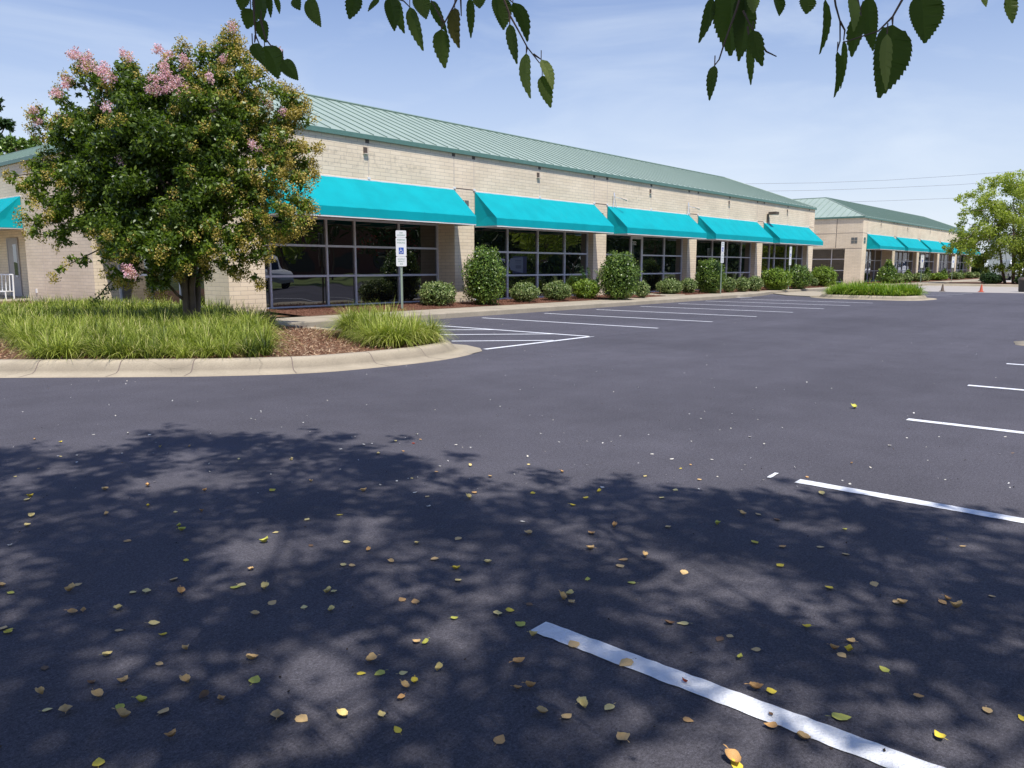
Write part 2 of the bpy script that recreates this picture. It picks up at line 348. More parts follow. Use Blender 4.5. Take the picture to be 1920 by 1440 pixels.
def ellipsoid(c, r, nu=14, nv=9, bump=.08):
    vs = []; fs = []
    for j in range(nv+1):
        th = pi*j/nv
        for i in range(nu):
            a = 2*pi*i/nu; k = 1+bump*math.sin(3*a+j)*math.sin(2*th+i*.7)
            vs.append((c[0]+r[0]*k*sin(th)*cos(a), c[1]+r[1]*k*sin(th)*sin(a), c[2]+r[2]*k*cos(th)))
    for j in range(nv):
        for i in range(nu): fs.append((j*nu+i, j*nu+(i+1) % nu, (j+1)*nu+(i+1) % nu, (j+1)*nu+i))
    return np.array(vs), np.array(fs)

# ------------------------------------------------------------------ ground, roads
def sheet(name, pts, z, mat, label=None):
    o = MB().poly([(x, y, z) for x, y in pts]).build(name, mat); return tag(o, label, 'ground', kind='structure')
sheet('ground', [(-900, -900), (1500, -900), (1500, 1500), (-900, 1500)], -.012, M['ground'], 'rough green ground around the buildings')
sheet('parking_lot', [(-60, -60), (50.0, -60), (49.75, 6), (49.3, 9), (49.85, 14.9), (51, 30), (36, 30), (34, 17), (-30, 17), (-30, 48), (-60, 60)], 0, M['asphalt'], 'freshly sealed dark asphalt of the car park')
sheet('driveway', [(49.0, -60), (66, -60), (66, 60), (49.0, 60)], -.004, M['drive'], 'pale concrete drive beyond the asphalt')
sheet('far_lot', [(66, -60), (150, -60), (150, 14.5), (66, 14.5)], -.006, M['drive'], 'pale paved lot behind the birch tree')
sheet('lawn', [(78, -4), (120, -4), (120, 7.5), (78, 7.5)], .01, flat('dry_lawn', (.30, .28, .12), .95, noise=.3, nscale=2), 'strip of dry lawn behind the birch tree')

def stripe(p, q, w=.102, label='', z=.004):
    p = np.array(p, float); q = np.array(q, float); d = q-p; L = np.linalg.norm(d); d /= L; n = np.array([-d[1], d[0]])
    k = max(2, int(L/.035)); l = []; r = []
    for i in range(k+1):
        a = p+d*L*i/k; j1 = rnd.uniform(-.004, .003); j2 = rnd.uniform(-.004, .003)
        l.append((*(a+n*(w/2+j1)), z)); r.append((*(a-n*(w/2+j2)), z))
    mb = MB(); mb.add(l+r, [(i, i+1, k+2+i, k+1+i) for i in range(k)])
    return tag(mb.build('parking_line', M['paint']), label, 'parking line', 'white painted parking lines', 'structure')
words = ['first', 'second', 'third', 'fourth', 'fifth', 'sixth', 'seventh', 'eighth', 'ninth']
for k in range(7):
    y1 = 14.26 if k != 5 else 14.5
    stripe((15.66+2.74*k, y1), (15.66+2.74*k, 8.88), label='white parking line before the awnings, %s beyond the hatched bay' % words[k])
for k in range(6):
    stripe((2.26+2.74*k, 1.77), (2.26+2.74*k, -3.6), label='white parking line at the right of the lot, %s from the viewer' % words[k])
for k, x in enumerate((42.4, 44.95, 47.3)):
    stripe((x, 8.15), (x, 13.6), label='far white parking line past the lime grass island, %s one' % words[k])
stripe((12.92, 14.3), (12.9, 8.80), label='white edge line closing the hatched bay on its right'); 
stripe((12.95, 8.82), (9.72, 8.80), label='white edge line closing the hatched bay at the front')
for i, (a, b) in enumerate((((10.35, 10.2), (11.72, 8.86)), ((10.4, 12.12), (12.86, 9.70)), ((10.5, 13.75), (12.86, 11.35)), ((11.6, 14.4), (12.88, 13.1)))):
    stripe(a, b, z=.008, label='diagonal hatch stripe, %s from the front edge of the hatched bay' % words[i])
stripe((33.3, 15.0), (34.3, 14.7), .12, z=.008, label='short white paint stub at the kerb')
stripe(G(1441, 897), G(1456, 888), .03, label='tiny splash of white paint near the second line', z=.006)

def smooth_path(p, n=6, closed=False):
    p = [np.array(a, float) for a in p]; out = []
    N_ = len(p); rngi = range(N_ if closed else N_-1)
    for i in rngi:
        a, b, c, d = (p[(i-1) % N_] if closed or i > 0 else p[0]), p[i], p[(i+1) % N_], (p[(i+2) % N_] if closed or i+2 < N_ else p[-1])
        for k in range(n):
            t = k/n; out.append(.5*((2*b)+(-a+c)*t+(2*a-5*b+4*c-d)*t*t+(-a+3*b-3*c+d)*t**3))
    if not closed: out.append(p[-1])
    return out
def offset(path, d, closed=False):
    out = []; n = len(path)
    for i, p in enumerate(path):
        a = path[(i-1) % n] if (closed or i > 0) else path[i]; b = path[(i+1) % n] if (closed or i < n-1) else path[i]
        t = b-a; t = t/(np.linalg.norm(t)+1e-9); out.append(p+np.array([-t[1], t[0]])*d)
    return out
def sweep(path, prof, name, mat, closed=False):
    rows = [offset(path, o, closed) for o, z in prof]; n = len(path); mb = MB(); vs = []
    for r, (o, z) in zip(rows, prof): vs += [(p[0], p[1], z) for p in r]
    e = n if closed else n-1
    mb.add(vs, [(j*n+i, j*n+(i+1) % n, (j+1)*n+(i+1) % n, (j+1)*n+i) for j in range(len(prof)-1) for i in range(e)])
    return mb.build(name, mat, smooth=True)
gut = [(0, -.01), (0, .006), (.30, .012), (.36, .035), (.41, .085), (.45, .13), (.50, .155), (.62, .16), (.64, .14), (.64, 0)]
isl = smooth_path([(-9, 24.4), (-3, 17.9), (1.3, 13.2), (3.25, 11.1), (4.13, 10.15), (5.02, 9.25), (6.0, 8.56), (6.9, 8.33), (8.0, 8.25), (8.9, 8.42), (9.55, 8.8), (9.95, 9.5), (10.05, 10.6), (10.05, 12.6), (10.1, 14.9)], 8)
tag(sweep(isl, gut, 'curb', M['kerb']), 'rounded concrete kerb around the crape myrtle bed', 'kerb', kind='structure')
flare = [(9.0, 8.47), (9.42, 8.60), (9.75, 8.95), (9.98, 9.5), (9.9, 10.0), (9.72, 9.9), (9.6, 9.3), (9.2, 8.9)]
tag(MB().poly([(x+.02, y, .009) for x, y in flare]).build('gutter_apron', M['concrete']), 'smear of gutter concrete at the island nose', 'kerb', kind='structure')
# expansion joints cut across the kerb
inner = offset(isl, .6)
for i in (25, 32, 38, 47, 58, 66):
    p, a = isl[i], isl[i+1]-isl[i]; a = a/np.linalg.norm(a); nn_ = np.array([-a[1], a[0]])
    mbj = MB(); w_ = .006
    for (o0, z0), (o1, z1) in zip(gut[1:-2], gut[2:-1]):
        q0, q1 = p+nn_*o0, p+nn_*o1; mbj.add([(*(q0-a*w_), z0+.002), (*(q0+a*w_), z0+.002), (*(q1+a*w_), z1+.002), (*(q1-a*w_), z1+.002)], [(0, 1, 2, 3)])
    tag(mbj.build('curb_joint', M['reveal']), 'dark joint cut across the near kerb', 'kerb', 'joints across the near kerb', 'structure')
def terrain(poly, name, mat, zf, label, step=.35):
    xs = [p[0] for p in poly]; ys = [p[1] for p in poly]
    mb = MB(); mb.poly([(x, y, zf(x, y)) for x, y in poly]); return tag(mb.build(name, mat), label, 'ground', kind='structure')
bed = [tuple(p) for p in inner] + [(10.1, 17.0), (11.5, 17.0), (11.5, 18.9), (10.45, 18.9), (10.45, 30.6), (5.0, 40), (-9.0, 40)]
terrain(bed, 'planting_bed', M['soil'], lambda x, y: .13, 'brown straw covered bed under the crape myrtle')
# walk in front of building, with ramp apron
walk = smooth_path([(9.6, 14.85), (20, 14.85), (28, 14.9), (33, 14.95), (36.5, 15.15), (39.2, 15.75)], 4)
wp = [tuple(p) for p in walk]+[(62, 15.6), (62, 16.9), (46, 16.9), (41.5, 16.45)]+[(9.6, 16.35)]
o = MB().prism(wp, -.01, .15).build('walkway', M['concrete'], bevel=.03); tag(o, 'pale concrete walk running along the front beds', 'path', kind='structure')
MB_ = MB(); MB_.prism([(39.3, 15.7), (37.3, 14.2), (36.7, 12.9), (38.2, 12.5), (41, 12.6), (43.5, 14), (44, 15.65)], -.01, .045)
tag(MB_.build('curb_ramp', M['concrete'], bevel=.01), 'low concrete ramp between walk and lime grass island', 'path', kind='structure')
o = MB().box(29.3, 31.0, 16.3, 18.4, 0, .185).build('entrance_path', M['concrete']); tag(o, 'short concrete path up to the glass entrance door', 'path', kind='structure')
for i in range(12):
    x = 11.5+i*2.9
    tag(MB().box(x, x+.012, 14.9, 16.3, .1495, .1525).build('walk_joint', M['reveal']), 'tooled joint across the concrete walk', 'path', 'tooled joints across the walk', 'structure')
def bedbox(x0, x1, y0, y1, label):
    tag(MB().poly([(x0, y0, .155), (x1, y0, .155), (x1, y1, .235), (x0, y1, .235)]).build('mulch_bed', M['mulch']), label, 'ground', kind='structure')
bedbox(11.5, 29.3, 16.33, 18.95, 'mulch bed left of the entrance path'); bedbox(31.0, 52, 16.33, 18.95, 'mulch bed right of the entrance path')
bedbox(62, 106, 15.9, 18.95, 'mulch bed along the farther building')
sheet('side_walk', [(52, 16.9), (61.4, 16.9), (61.4, 60), (52, 60)], .02, M['concrete'], 'concrete court between the two buildings')
o = MB().prism([(8.2, 31.2), (11.3, 31.2), (11.3, 40), (3.0, 40)], 0, .17).build('door_pad', M['concrete'], bevel=.02); tag(o, 'concrete pad before the side door', 'path', kind='structure')
o = MB().prism([(62, 14.3), (104, 14.3), (104, 15.9), (62, 15.9)], -.01, .15).build('far_walkway', M['concrete'], bevel=.03); tag(o, 'concrete walk before the farther building', 'path', kind='structure')
# island two
isl2 = smooth_path([(35.2, 11.6), (35.15, 10), (35.15, 8.9), (35.6, 8.2), (36.6, 7.9), (37.8, 7.85), (39.0, 8.3), (39.5, 9.2), (39.6, 11), (39.2, 12.3), (37.9, 12.8), (36.2, 12.7)], 5, True)
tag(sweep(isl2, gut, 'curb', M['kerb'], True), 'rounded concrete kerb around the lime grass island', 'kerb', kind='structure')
terrain([tuple(p) for p in offset(isl2, .6, True)], 'planting_bed', M['soil'], lambda x, y: .14, 'soil of the small island planted with lime grass')
# island at right with concrete nose just entering the picture
isl3 = smooth_path([(16.5, 2.0), (16.9, 2.16), (17.5, 2.15), (18.0, 1.2), (18.0, -3.8), (17.2, -4.6), (16.6, -3.8), (16.5, -1), (16.45, 1.2)], 5, True)
isl3 = isl3[::-1]
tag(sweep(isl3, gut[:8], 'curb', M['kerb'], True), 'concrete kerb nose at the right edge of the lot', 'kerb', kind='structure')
terrain([tuple(p) for p in offset(isl3, .6, True)], 'planting_bed', M['soil'], lambda x, y: .14, 'narrow bed inside the right hand kerb')
# birch island far right
isl4 = smooth_path([(65.6, 15.0), (65.2, 12), (65.0, 9), (64.8, 4), (66, 2), (72, 2), (76, 4), (76, 13), (72, 15.0)], 5, True)
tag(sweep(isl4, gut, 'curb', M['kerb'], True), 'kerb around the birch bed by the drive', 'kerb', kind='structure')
terrain([tuple(p) for p in offset(isl4, .6, True)], 'planting_bed', M['mulch'], lambda x, y: .14, 'mulched bed beneath the birch tree')

# ------------------------------------------------------------------ buildings
Z_T = 4.97
def storefront(parent, axis, wall, glass_d, a0, a1, mull, trans, z0=.21, z1=2.72, door=None, open_door=False):
    """frame (window) with a single pane mesh; axis 'x' = wall facing -y, 'y' = wall facing -x"""
    T = (lambda a, d, z: (a, wall+d, z)) if axis == 'x' else (lambda a, d, z: (wall+d, a, z))
    fr = MB(T); w = .03; d0, d1 = glass_d-.055, glass_d+.03
    xs = [a0+.03]+list(mull)+[a1-.03]
    for x in xs: fr.box(x-w, x+w, d0, d1, z0, z1)
    for i in range(len(xs)-1):
        if door is not None and i == door: 
            fr.box(xs[i]+w, xs[i+1]-w, d0+.003, d1, z1-.11, z1); continue
        for z in [z0+.03]+list(trans)+[z1-.03]: fr.box(xs[i]+w, xs[i+1]-w, d0+.003, d1, z-.03, z+.03)
    f = fr.build('window', M['alu'], parent)
    p = MB(T); p.box(a0+.03, a1-.03, glass_d, glass_d+.012, z0+.03, z1-.03)
    p.build('pane', M['glass'], f)
    if door is not None:
        x0, x1 = xs[door]+w, xs[door+1]-w; dm = MB(T)
        dm.box(x0+.004, x0+.05, d0+.01, d1-.01, z0-.14, z1-.115); dm.box(x1-.05, x1-.004, d0+.01, d1-.01, z0-.14, z1-.115)
        dm.box(x0+.05, x1-.05, d0+.013, d1-.01, z0-.14, z0+.06); dm.box(x0+.05, x1-.05, d0+.013, d1-.01, z1-.17, z1-.115)
        dr = dm.build('door', M['alu'], parent)
        MB(T).box(x0+.05, x1-.05, glass_d-.012, glass_d-.006, z0+.06, z1-.17).build('pane', M['glass'], dr)
        MB(T).tube([(x1-.09, d0-.05, .95), (x1-.09, d0-.05, 1.35)], .012).build('handle', M['alu'], dr)
        return x0, x1
def awning(parent, axis, wall, a0, a1, sides=True):
    T = (lambda a, d, z: (a, wall-d, z)) if axis == 'x' else (lambda a, d, z: (wall-d, a, z))
    mb = MB(T); n = 28; m_ = 8; vs = []
    for j in range(m_+1):
        for i in range(n+1):
            u, t = i/n, j/m_; a = a0+(a1-a0)*u
            sag = -.012*sin(pi*t)*(1+.6*sin(a*4.3))*abs(sin(pi*u*4))-.004*sin(a*9+t*5)
            vs.append((a, .02+.96*t, 3.80-.87*t+sag))
    for i in range(n+1): vs.append((a0+(a1-a0)*i/n, .985, 2.69+.004*sin(i*1.3)))
    fs = [(j*(n+1)+i, j*(n+1)+i+1, (j+1)*(n+1)+i+1, (j+1)*(n+1)+i) for j in range(m_+1) for i in range(n)]
    mb.add(vs, fs)
    for a, s in ((a0, 1), (a1, -1)):
        mb.add([(a, .02, 3.80), (a, .98, 2.93), (a, .985, 2.69), (a, .02, 2.69), (a+s*.03, .55, 3.0)], [(0, 1, 4), (1, 2, 4), (2, 3, 4), (3, 0, 4)])
    o = mb.build('awning', M['teal'], parent)
    fr = MB(T)
    fr.box(a0+.01, a1-.01, .955, .982, 2.655, 2.687); fr.box(a0+.01, a0+.035, .02, .955, 2.655, 2.687); fr.box(a1-.035, a1-.01, .02, .955, 2.655, 2.687)
    fr.box(a0, a1, .0, .019, 3.78, 3.83)
    for k in range(5):
        a = a0+(a1-a0)*(k+.5)/5; fr.tube([(a, .03, 3.72), (a, .94, 2.9)], .014, 5); fr.tube([(a, .03, 2.7), (a, .94, 2.7)], .012, 5)
    fr.build('awning_frame', M['white'], o)
    return o
def building(name, x0, x1, y0, y1, label, cat):
    root = thing(name, (x0, y0, 0), label, cat)
    wall = MB()
    L = 7.93; n = int(round((x1-x0-.9)/L))
    # header ring above the openings
    wall.box(x0, x1, y0, y0+.3, 2.75, Z_T); wall.box(x0, x0+.3, y0+.3, y1, 2.75, Z_T)
    wall.box(x1-.3, x1, y0+.3, y1, 0, Z_T); wall.box(x0+.3, x1-.3, y1-.3, y1, 0, Z_T)
    # piers: bay i opens from x0+1.03+7.93 i, 7 m wide
    xs = [x0+1.03+L*i for i in range(n)]
    edges = [(x0, xs[0])]+[(xs[i]+7.0, xs[i+1]) for i in range(n-1)]+[(xs[-1]+7.0, x1)]
    for a, b in edges: wall.box(a, b, y0, y0+1.2, -.02, 2.75)
    m = int((y1-y0-.9)//L); ys = [y0+1.0+L*i for i in range(m)]
    ee = [(ys[i]+7.0, ys[i+1]) for i in range(m-1)]+[(ys[-1]+7.0, y1)]
    wall.box(x0, x0+1.2, y0+1.2, ys[0] if ys[0] > y0+1.2 else y0+1.2001, -.02, 2.75)
    return root, wall, xs, ys, ee
def finish(root, wall, x0, x1, y0, y1, seams=.5):
    wall.build('wall', [M['block'], M['joint'], M['reveal'], M['white'], M['brown']], root)
    # soffits
    MB().box(x0+.3, x1-.3, y0+.3, y0+1.2, 2.76, 2.8).box(x0+.3, x0+1.2, y0+1.2, y1-.3, 2.76, 2.8).build('soffit', M['soffit'], root)
    # fascia ring
    f = MB(); e = .07
    f.box(x0-e, x1+e, y0-e, y0, Z_T, Z_T+.10); f.box(x0-e, x0, y0, y1+e, Z_T, Z_T+.10); f.box(x1, x1+e, y0, y1+e, Z_T, Z_T+.10); f.box(x0, x1, y1, y1+e, Z_T, Z_T+.10)
    f.box(x0-e-.012, x1+e+.012, y0-e-.012, y0-e, Z_T-.03, Z_T+.02); f.box(x0-e-.012, x0-e, y0-e, y1+e, Z_T-.03, Z_T+.02)
    f.build('fascia', M['fascia'], root)
    # roof: four outer slopes up to a ridge ring and four inner slopes
    D = 4.25; zr = 6.87; ze = Z_T+.10
    A = [(x0-e, y0-e), (x1+e, y0-e), (x1+e, y1+e), (x0-e, y1+e)]
    B = [(x0+D, y0+D), (x1-D, y0+D), (x1-D, y1-D), (x0+D, y1-D)]
    Cc = [(x0+D+3, y0+D+3), (x1-D-3, y0+D+3), (x1-D-3, y1-D-3), (x0+D+3, y1-D-3)]
    mb = MB(); vs = [(x, y, ze) for x, y in A]+[(x, y, zr) for x, y in B]+[(x, y, ze+.4) for x, y in Cc]
    mb.add(vs, [(i, (i+1) % 4, (i+1) % 4+4, i+4) for i in range(4)]+[(i+4, (i+1) % 4+4, (i+1) % 4+8, i+8) for i in range(4)]+[(8, 9, 10, 11)])
    sm = mb; sm.cur = 1
    k = (zr-ze)/(D+e)
    def seam(p, q):
        p = np.array(p, float); q = np.array(q, float)
        d = q-p; n = np.array([-d[1], d[0], 0]); n /= np.linalg.norm(n)+1e-9; n *= .009; up = np.array([0, 0, .03])
        sm.add([tuple(v) for v in (p-n, p+n, q+n, q-n, p-n+up, p+n+up, q+n+up, q-n+up)], [(4, 5, 6, 7), (0, 3, 7, 4), (1, 5, 6, 2), (0, 4, 5, 1)])
    x = x0+.2
    while x < x1:
        t = min(D+e, x-x0+e, x1+e-x); seam((x, y0-e, ze), (x, y0-e+t, ze+k*t)); x += seams
    y = y0+.2
    while y < y1:
        t = min(D+e, y-y0+e, y1+e-y); seam((x0-e, y, ze), (x0-e+t, y, ze+k*t)); y += seams
    ro = mb.build('roof', [M['roof'], M['rib']], root)
    for p, q in ((A[0]+(ze,), B[0]+(zr,)), (A[1]+(ze,), B[1]+(zr,)), (A[3]+(ze,), B[3]+(zr,))):
        MB().tube([(p[0], p[1], p[2]+.02), (q[0], q[1], q[2]+.02)], .035, 6).build('hip_cap', M['roof'], ro)
    rc = MB()
    for i in range(4):
        p, q = B[i], B[(i+1) % 4]; rc.tube([(p[0], p[1], zr+.03), (q[0], q[1], zr+.02)], .035, 6)
    rc.build('ridge_cap', M['rib'], ro)
def glassblock(parent, axis, wall, a, z=3.1, s=.42):
    T = (lambda p, d, q: (p, wall-d, q)) if axis == 'x' else (lambda p, d, q: (wall-d, p, q))
    mb = MB(T)
    for i in (0, 1):
        for j in (0, 1): mb.box(a+i*s/2+.012, a+(i+1)*s/2-.012, .004, .012, z+j*s/2+.012, z+(j+1)*s/2-.012)
    mb.build('glass_block', flat('glass_block', (.15, .16, .15), .15, spec=.8), parent)
def facade_trim(root, x0, xs, y0, wall):
    j = cl = v = g = wall; wall.cur = 1
    for x in xs:
        for a in (x, x+3.5, x+7.0):
            j.box(a-.014, a+.014, y0-.004, y0+.01, 3.84, Z_T-.04)
            wall.cur = 3; cl.box(a-.05, a+.05, y0-.03, y0-.001, 3.835, 3.90); wall.cur = 1
    wall.cur = 4
    for x in xs:
        for a in (x, x+3.5, x+7.0): v.box(a-.09, a+.05, y0-.006, y0+.01, Z_T-.13, Z_T-.035)
    for x in xs:
        s = MB(); a = x+3.5; s.box(a-.17, a-.03, y0-.012, y0+.01, 4.55, 4.72); s.build('scupper', M['brown'], root)
        s = MB(); s.box(a-.18, a-.02, y0-.08, y0, 4.525, 4.548); s.build('scupper_lip', M['joint'], root)
    wall.cur = 2
    px = [(xs[i]+7.02, xs[i+1]-.02) for i in range(len(xs)-1)]+[(x0, xs[0]-.02), (xs[-1]+7.02, xs[-1]+7.9)]
    for a, b in px: g.box(a, b, y0-.005, y0+.01, 3.85, 3.875)
    wall.cur = 0

# ---- near building
X0, X1, Y0, Y1 = 10.42, 51.2, 18.0, 58.8
root, wall, xs, ys, ee = building('office_building', X0, X1, Y0, Y1, 'long single storey tan block office with five teal awnings and green metal roof', 'building')
# side wall: shop window 18.9-25.9, plain wall, recessed door bay 31.5-38.5
wall.box(X0, X0+.3, 25.9, 31.5, -.02, 2.75); wall.box(X0+.3, X0+1.2, 25.9, 26.2, -.02, 2.75); wall.box(X0+.3, X0+1.2, 31.2, 31.5, -.02, 2.75)
wall.box(X0, X0+.3, 38.5, Y1, -.02, 2.75); wall.box(X0+.3, X0+1.2, 38.5, 38.8, -.02, 2.75)
wall.box(X0+.84, X0+1.14, 31.5, 38.5, -.02, 2.755)
mulls = [[12.1, 13.98, 15.0, 16.74], [21.4, 23.13, 24.82], [29.66, 30.6, 32.57], [37.5, 39.24, 40.98], [44.87, 45.63, 47.36, 49.15]]
for i, x in enumerate(xs):
    d = .80 if i == 0 else .30
    tr = [1.1, 1.95] if i == 0 else [1.06, 1.875]
    dd = storefront(root, 'x', Y0, d, x, x+7.0, mulls[i], tr, z1=2.752 if i == 0 else 2.74, door=1 if i == 2 else None)
    MB().box(x, x+7.0, Y0+d-.06, Y0+d+.05, 0, .209).build('window_sill', M['alu'], root)
    awning(root, 'x', Y0, x+.02, x+7.0-.02)
    if dd: door_x = dd
storefront(root, 'y', X0, .80, 18.95, 25.9, [20.1, 21.96, 23.78], [1.1, 1.95], z1=2.752)
MB().box(X0+.74, X0+.85, 18.95, 25.9, 0, .209).build('window_sill', M['alu'], root)
awning(root, 'y', X0, 31.52, 38.4)
facade_trim(root, X0, xs, Y0, wall)
jl = wall; wall.cur = 1
for y in (29.9, 28.6, 22.4, 18.9): jl.box(X0-.004, X0+.01, y-.014, y+.014, .2 if y > 26 else 3.84, Z_T-.04)
jl.box(X0-.005, X0+.01, 26.0, 31.4, 2.78, 2.805)
finish(root, wall, X0, X1, Y0, Y1)
glassblock(root, 'x', Y0, X0+.3)
for i in range(4): glassblock(root, 'x', Y0, xs[i]+7.0+.26)
glassblock(root, 'x', Y0, xs[4]+7.0+.2); glassblock(root, 'y', X0, Y0+.3)
# side door in the recess
dx = X0+.84
dr = MB().box(dx-.05, dx-.004, 34.72, 34.80, .17, 2.45).box(dx-.05, dx-.004, 35.86, 35.94, .17, 2.45).box(dx-.05, dx-.004, 34.80, 35.86, 2.37, 2.45).box(dx-.035, dx-.004, 34.80, 35.86, .17, 2.37).build('door', flat('grey_door', (.42, .39, .38), .5, noise=.06), root)
MB().box(dx-.041, dx-.037, 34.92, 35.30, 1.0, 2.2).build('pane', M['glass'], dr)
MB().box(dx-.09, dx-.037, 34.86, 35.06, .93, .99).build('handle', M['alu'], dr)
MB().box(X0-.03, X0, 30.72, 30.82, .42, .56).build('outlet_cover', M['white'], root)
# number on the glass door
def text(s, size, T, name, mat, parent, align='CENTER'):
    cu = bpy.data.curves.new(name, 'FONT'); cu.body = s; cu.size = size; cu.align_x = align; cu.align_y = 'CENTER'; cu.fill_mode = 'FRONT'
    tmp = bpy.data.objects.new('tmp', cu); link(tmp)
    dg = bpy.context.evaluated_depsgraph_get(); me = bpy.data.meshes.new_from_object(tmp.evaluated_get(dg))
    bpy.data.objects.remove(tmp)
    b = BASE.get(parent.name, (0, 0, 0))
    for v in me.vertices:
        p = T(v.co.x, v.co.y); v.co = (p[0]-b[0], p[1]-b[1], p[2]-b[2])
    me.materials.clear(); me.materials.append(mat)
    o = bpy.data.objects.new(name, me); link(o); o.parent = parent; BASE[o.name] = b; return o
doorobj = [c for c in root.children if c.name.startswith('door')][0]
text('702', .22, lambda a, b: (door_x[0]+.27+a, Y0+.30-.016, 2.38+b), 'door_number', M['numeral'], doorobj)
# window poster, second bay
w2 = [c for c in root.children if c.name.startswith('window') and 'sill' not in c.name][1]
yy = Y0+.296
MB().box(21.72, 22.52, yy-.002, yy, 1.12, 1.74).build('poster', flat('poster_blue', (.008, .010, .055), .4), w2)
MB().add([(21.50, yy-.004, 1.42), (21.60, yy-.004, 1.66), (22.30, yy-.004, 1.72), (22.30, yy-.004, 1.14), (21.62, yy-.004, 1.24)], [(0, 4, 3, 2, 1)]).build('poster_panel', flat('poster_grey', (.10, .12, .17), .4), w2)
MB().box(21.85, 22.2, yy-.007, yy-.005, 1.56, 1.60).box(21.85, 22.2, yy-.007, yy-.005, 1.49, 1.51).box(21.88, 22.2, yy-.007, yy-.005, 1.30, 1.42).build('poster_print', flat('poster_ink', (.05, .06, .10), .5), w2)
# wall lights and flood lights
def walllight(x, z, parent, y=Y0):
    b = MB().box(x-.22, x+.22, y-.32, y, z-.02, z+.18).box(x-.09, x+.09, y-.06, y, z-.32, z-.02).build('wall_light', M['brown'], parent, bevel=.015)
    MB().box(x-.2, x+.2, y-.30, y-.04, z-.04, z-.021).build('lens', flat('light_lens', (.6, .6, .55), .2), b)
walllight(12.2, 4.33, root)
b = MB().tube([(43.62, Y0-.05, 3.83), (43.62, Y0-.05, 4.28), (43.66, Y0-.25, 4.36)], .07, 8).box(43.5, 43.95, Y0-.55, Y0-.12, 4.27, 4.42).build('wall_light', M['brown'], root)
MB().box(43.53, 43.92, Y0-.52, Y0-.15, 4.25, 4.268).build('lens', flat('light_lens', (.6, .6, .55), .2), b)
for x in (27.7, 34.1):
    b = MB().tube([(x-.12, Y0-.12, 3.76), (x, Y0-.1, 4.2), (x+.14, Y0-.12, 3.76)], .014, 5).tube([(x, Y0-.1, 4.2), (x, Y0-.08, 4.36)], .03, 6).tube([(x, Y0-.1, 4.2), (x+.22, Y0-.35, 4.1)], .012, 5).build('floodlight_bracket', M['alu'], root)
    MB().tube([(x+.18, Y0-.32, 4.14), (x+.3, Y0-.46, 4.08), (x+.33, Y0-.5, 4.07)], [.02, .045, .05], 10).build('lamp_head', M['joint'], b)

# ---- farther building
FX0, FX1 = 61.4, 102.2
root2, wall2, xs2, ys2, ee2 = building('office_building', FX0, FX1, 18.0, 50.0, 'farther tan block office behind, its side wall bare of awnings', 'building')
wall2.box(FX0, FX0+.3, 26.0, 50, -.02, 2.75); wall2.box(FX0+.3, FX0+1.2, 26.0, 26.3, -.02, 2.75)
for i, x in enumerate(xs2):
    d = .80 if i == 0 else .30
    storefront(root2, 'x', 18.0, d, x, x+7.0, [x+2.3, x+3.6, x+5.3] if i % 2 else [x+1.75, x+3.5, x+5.2], [1.06, 1.875], z1=2.752 if i == 0 else 2.74)
    MB().box(x, x+7.0, 18.0+d-.06, 18.0+d+.05, 0, .209).build('window_sill', M['alu'], root2)
    awning(root2, 'x', 18.0, x+.02, x+6.98)
storefront(root2, 'y', FX0, .80, 19.0, 26.0, [20.4, 22.4, 24.2], [1.1, 1.95], z1=2.752)
facade_trim(root2, FX0, xs2, 18.0, wall2)
wall2.cur = 2
rv = wall2.box(FX0-.005, FX0+.01, 18.02, 19.85, 3.86, 3.885).box(FX0-.005, FX0+.01, 19.95, 49, 3.83, 3.855).box(FX0-.005, FX0+.01, 18.02, 19.85, 2.72, 2.745).box(FX0-.005, FX0+.01, 19.88, 19.92, 2.8, Z_T-.04)
finish(root2, wall2, FX0, FX1, 18.0, 50.0)
glassblock(root2, 'y', FX0, 18.35, 3.08, .46); glassblock(root2, 'x', 18.0, FX0+.3, 3.08, .46)

# metal rack by side door
t = thing('bench', (9.0, 32.4, .17), 'white metal bench frame standing before the side door', 'bench')
fr = MB()
bx_, by_ = 10.12, 32.15
def bp(a, d, z): return (bx_-.5*a-.85*d*.6, by_+.86*a-.5*d*.6, z)
for a_ in (0, 1.1): fr.tube([bp(a_, 0, .17), bp(a_, -.06, 1.05)], .028, 6)
fr.tube([bp(0, -.06, 1.05), bp(1.1, -.06, 1.05)], .028, 6); fr.tube([bp(0, 0, .45), bp(1.1, 0, .45)], .022, 6)
for k in range(6): fr.tube([bp(.14+k*.16, 0, .45), bp(.14+k*.16, -.06, 1.04)], .018, 5)
fr.build('backrest', M['white'], t)
mb = MB(); mb.add([bp(0, .05, .44), bp(1.1, .05, .44), bp(1.1, .6, .44), bp(0, .6, .44), bp(0, .05, .47), bp(1.1, .05, .47), bp(1.1, .6, .47), bp(0, .6, .47)], [(0, 3, 2, 1), (4, 5, 6, 7), (0, 1, 5, 4), (1, 2, 6, 5), (2, 3, 7, 6), (3, 0, 4, 7)])
mb.build('seat', M['white'], t)
for a_ in (.03, 1.07): MB().tube([bp(a_, .56, .17), bp(a_, .56, .45)], .025, 6).build('leg', M['white'], t)

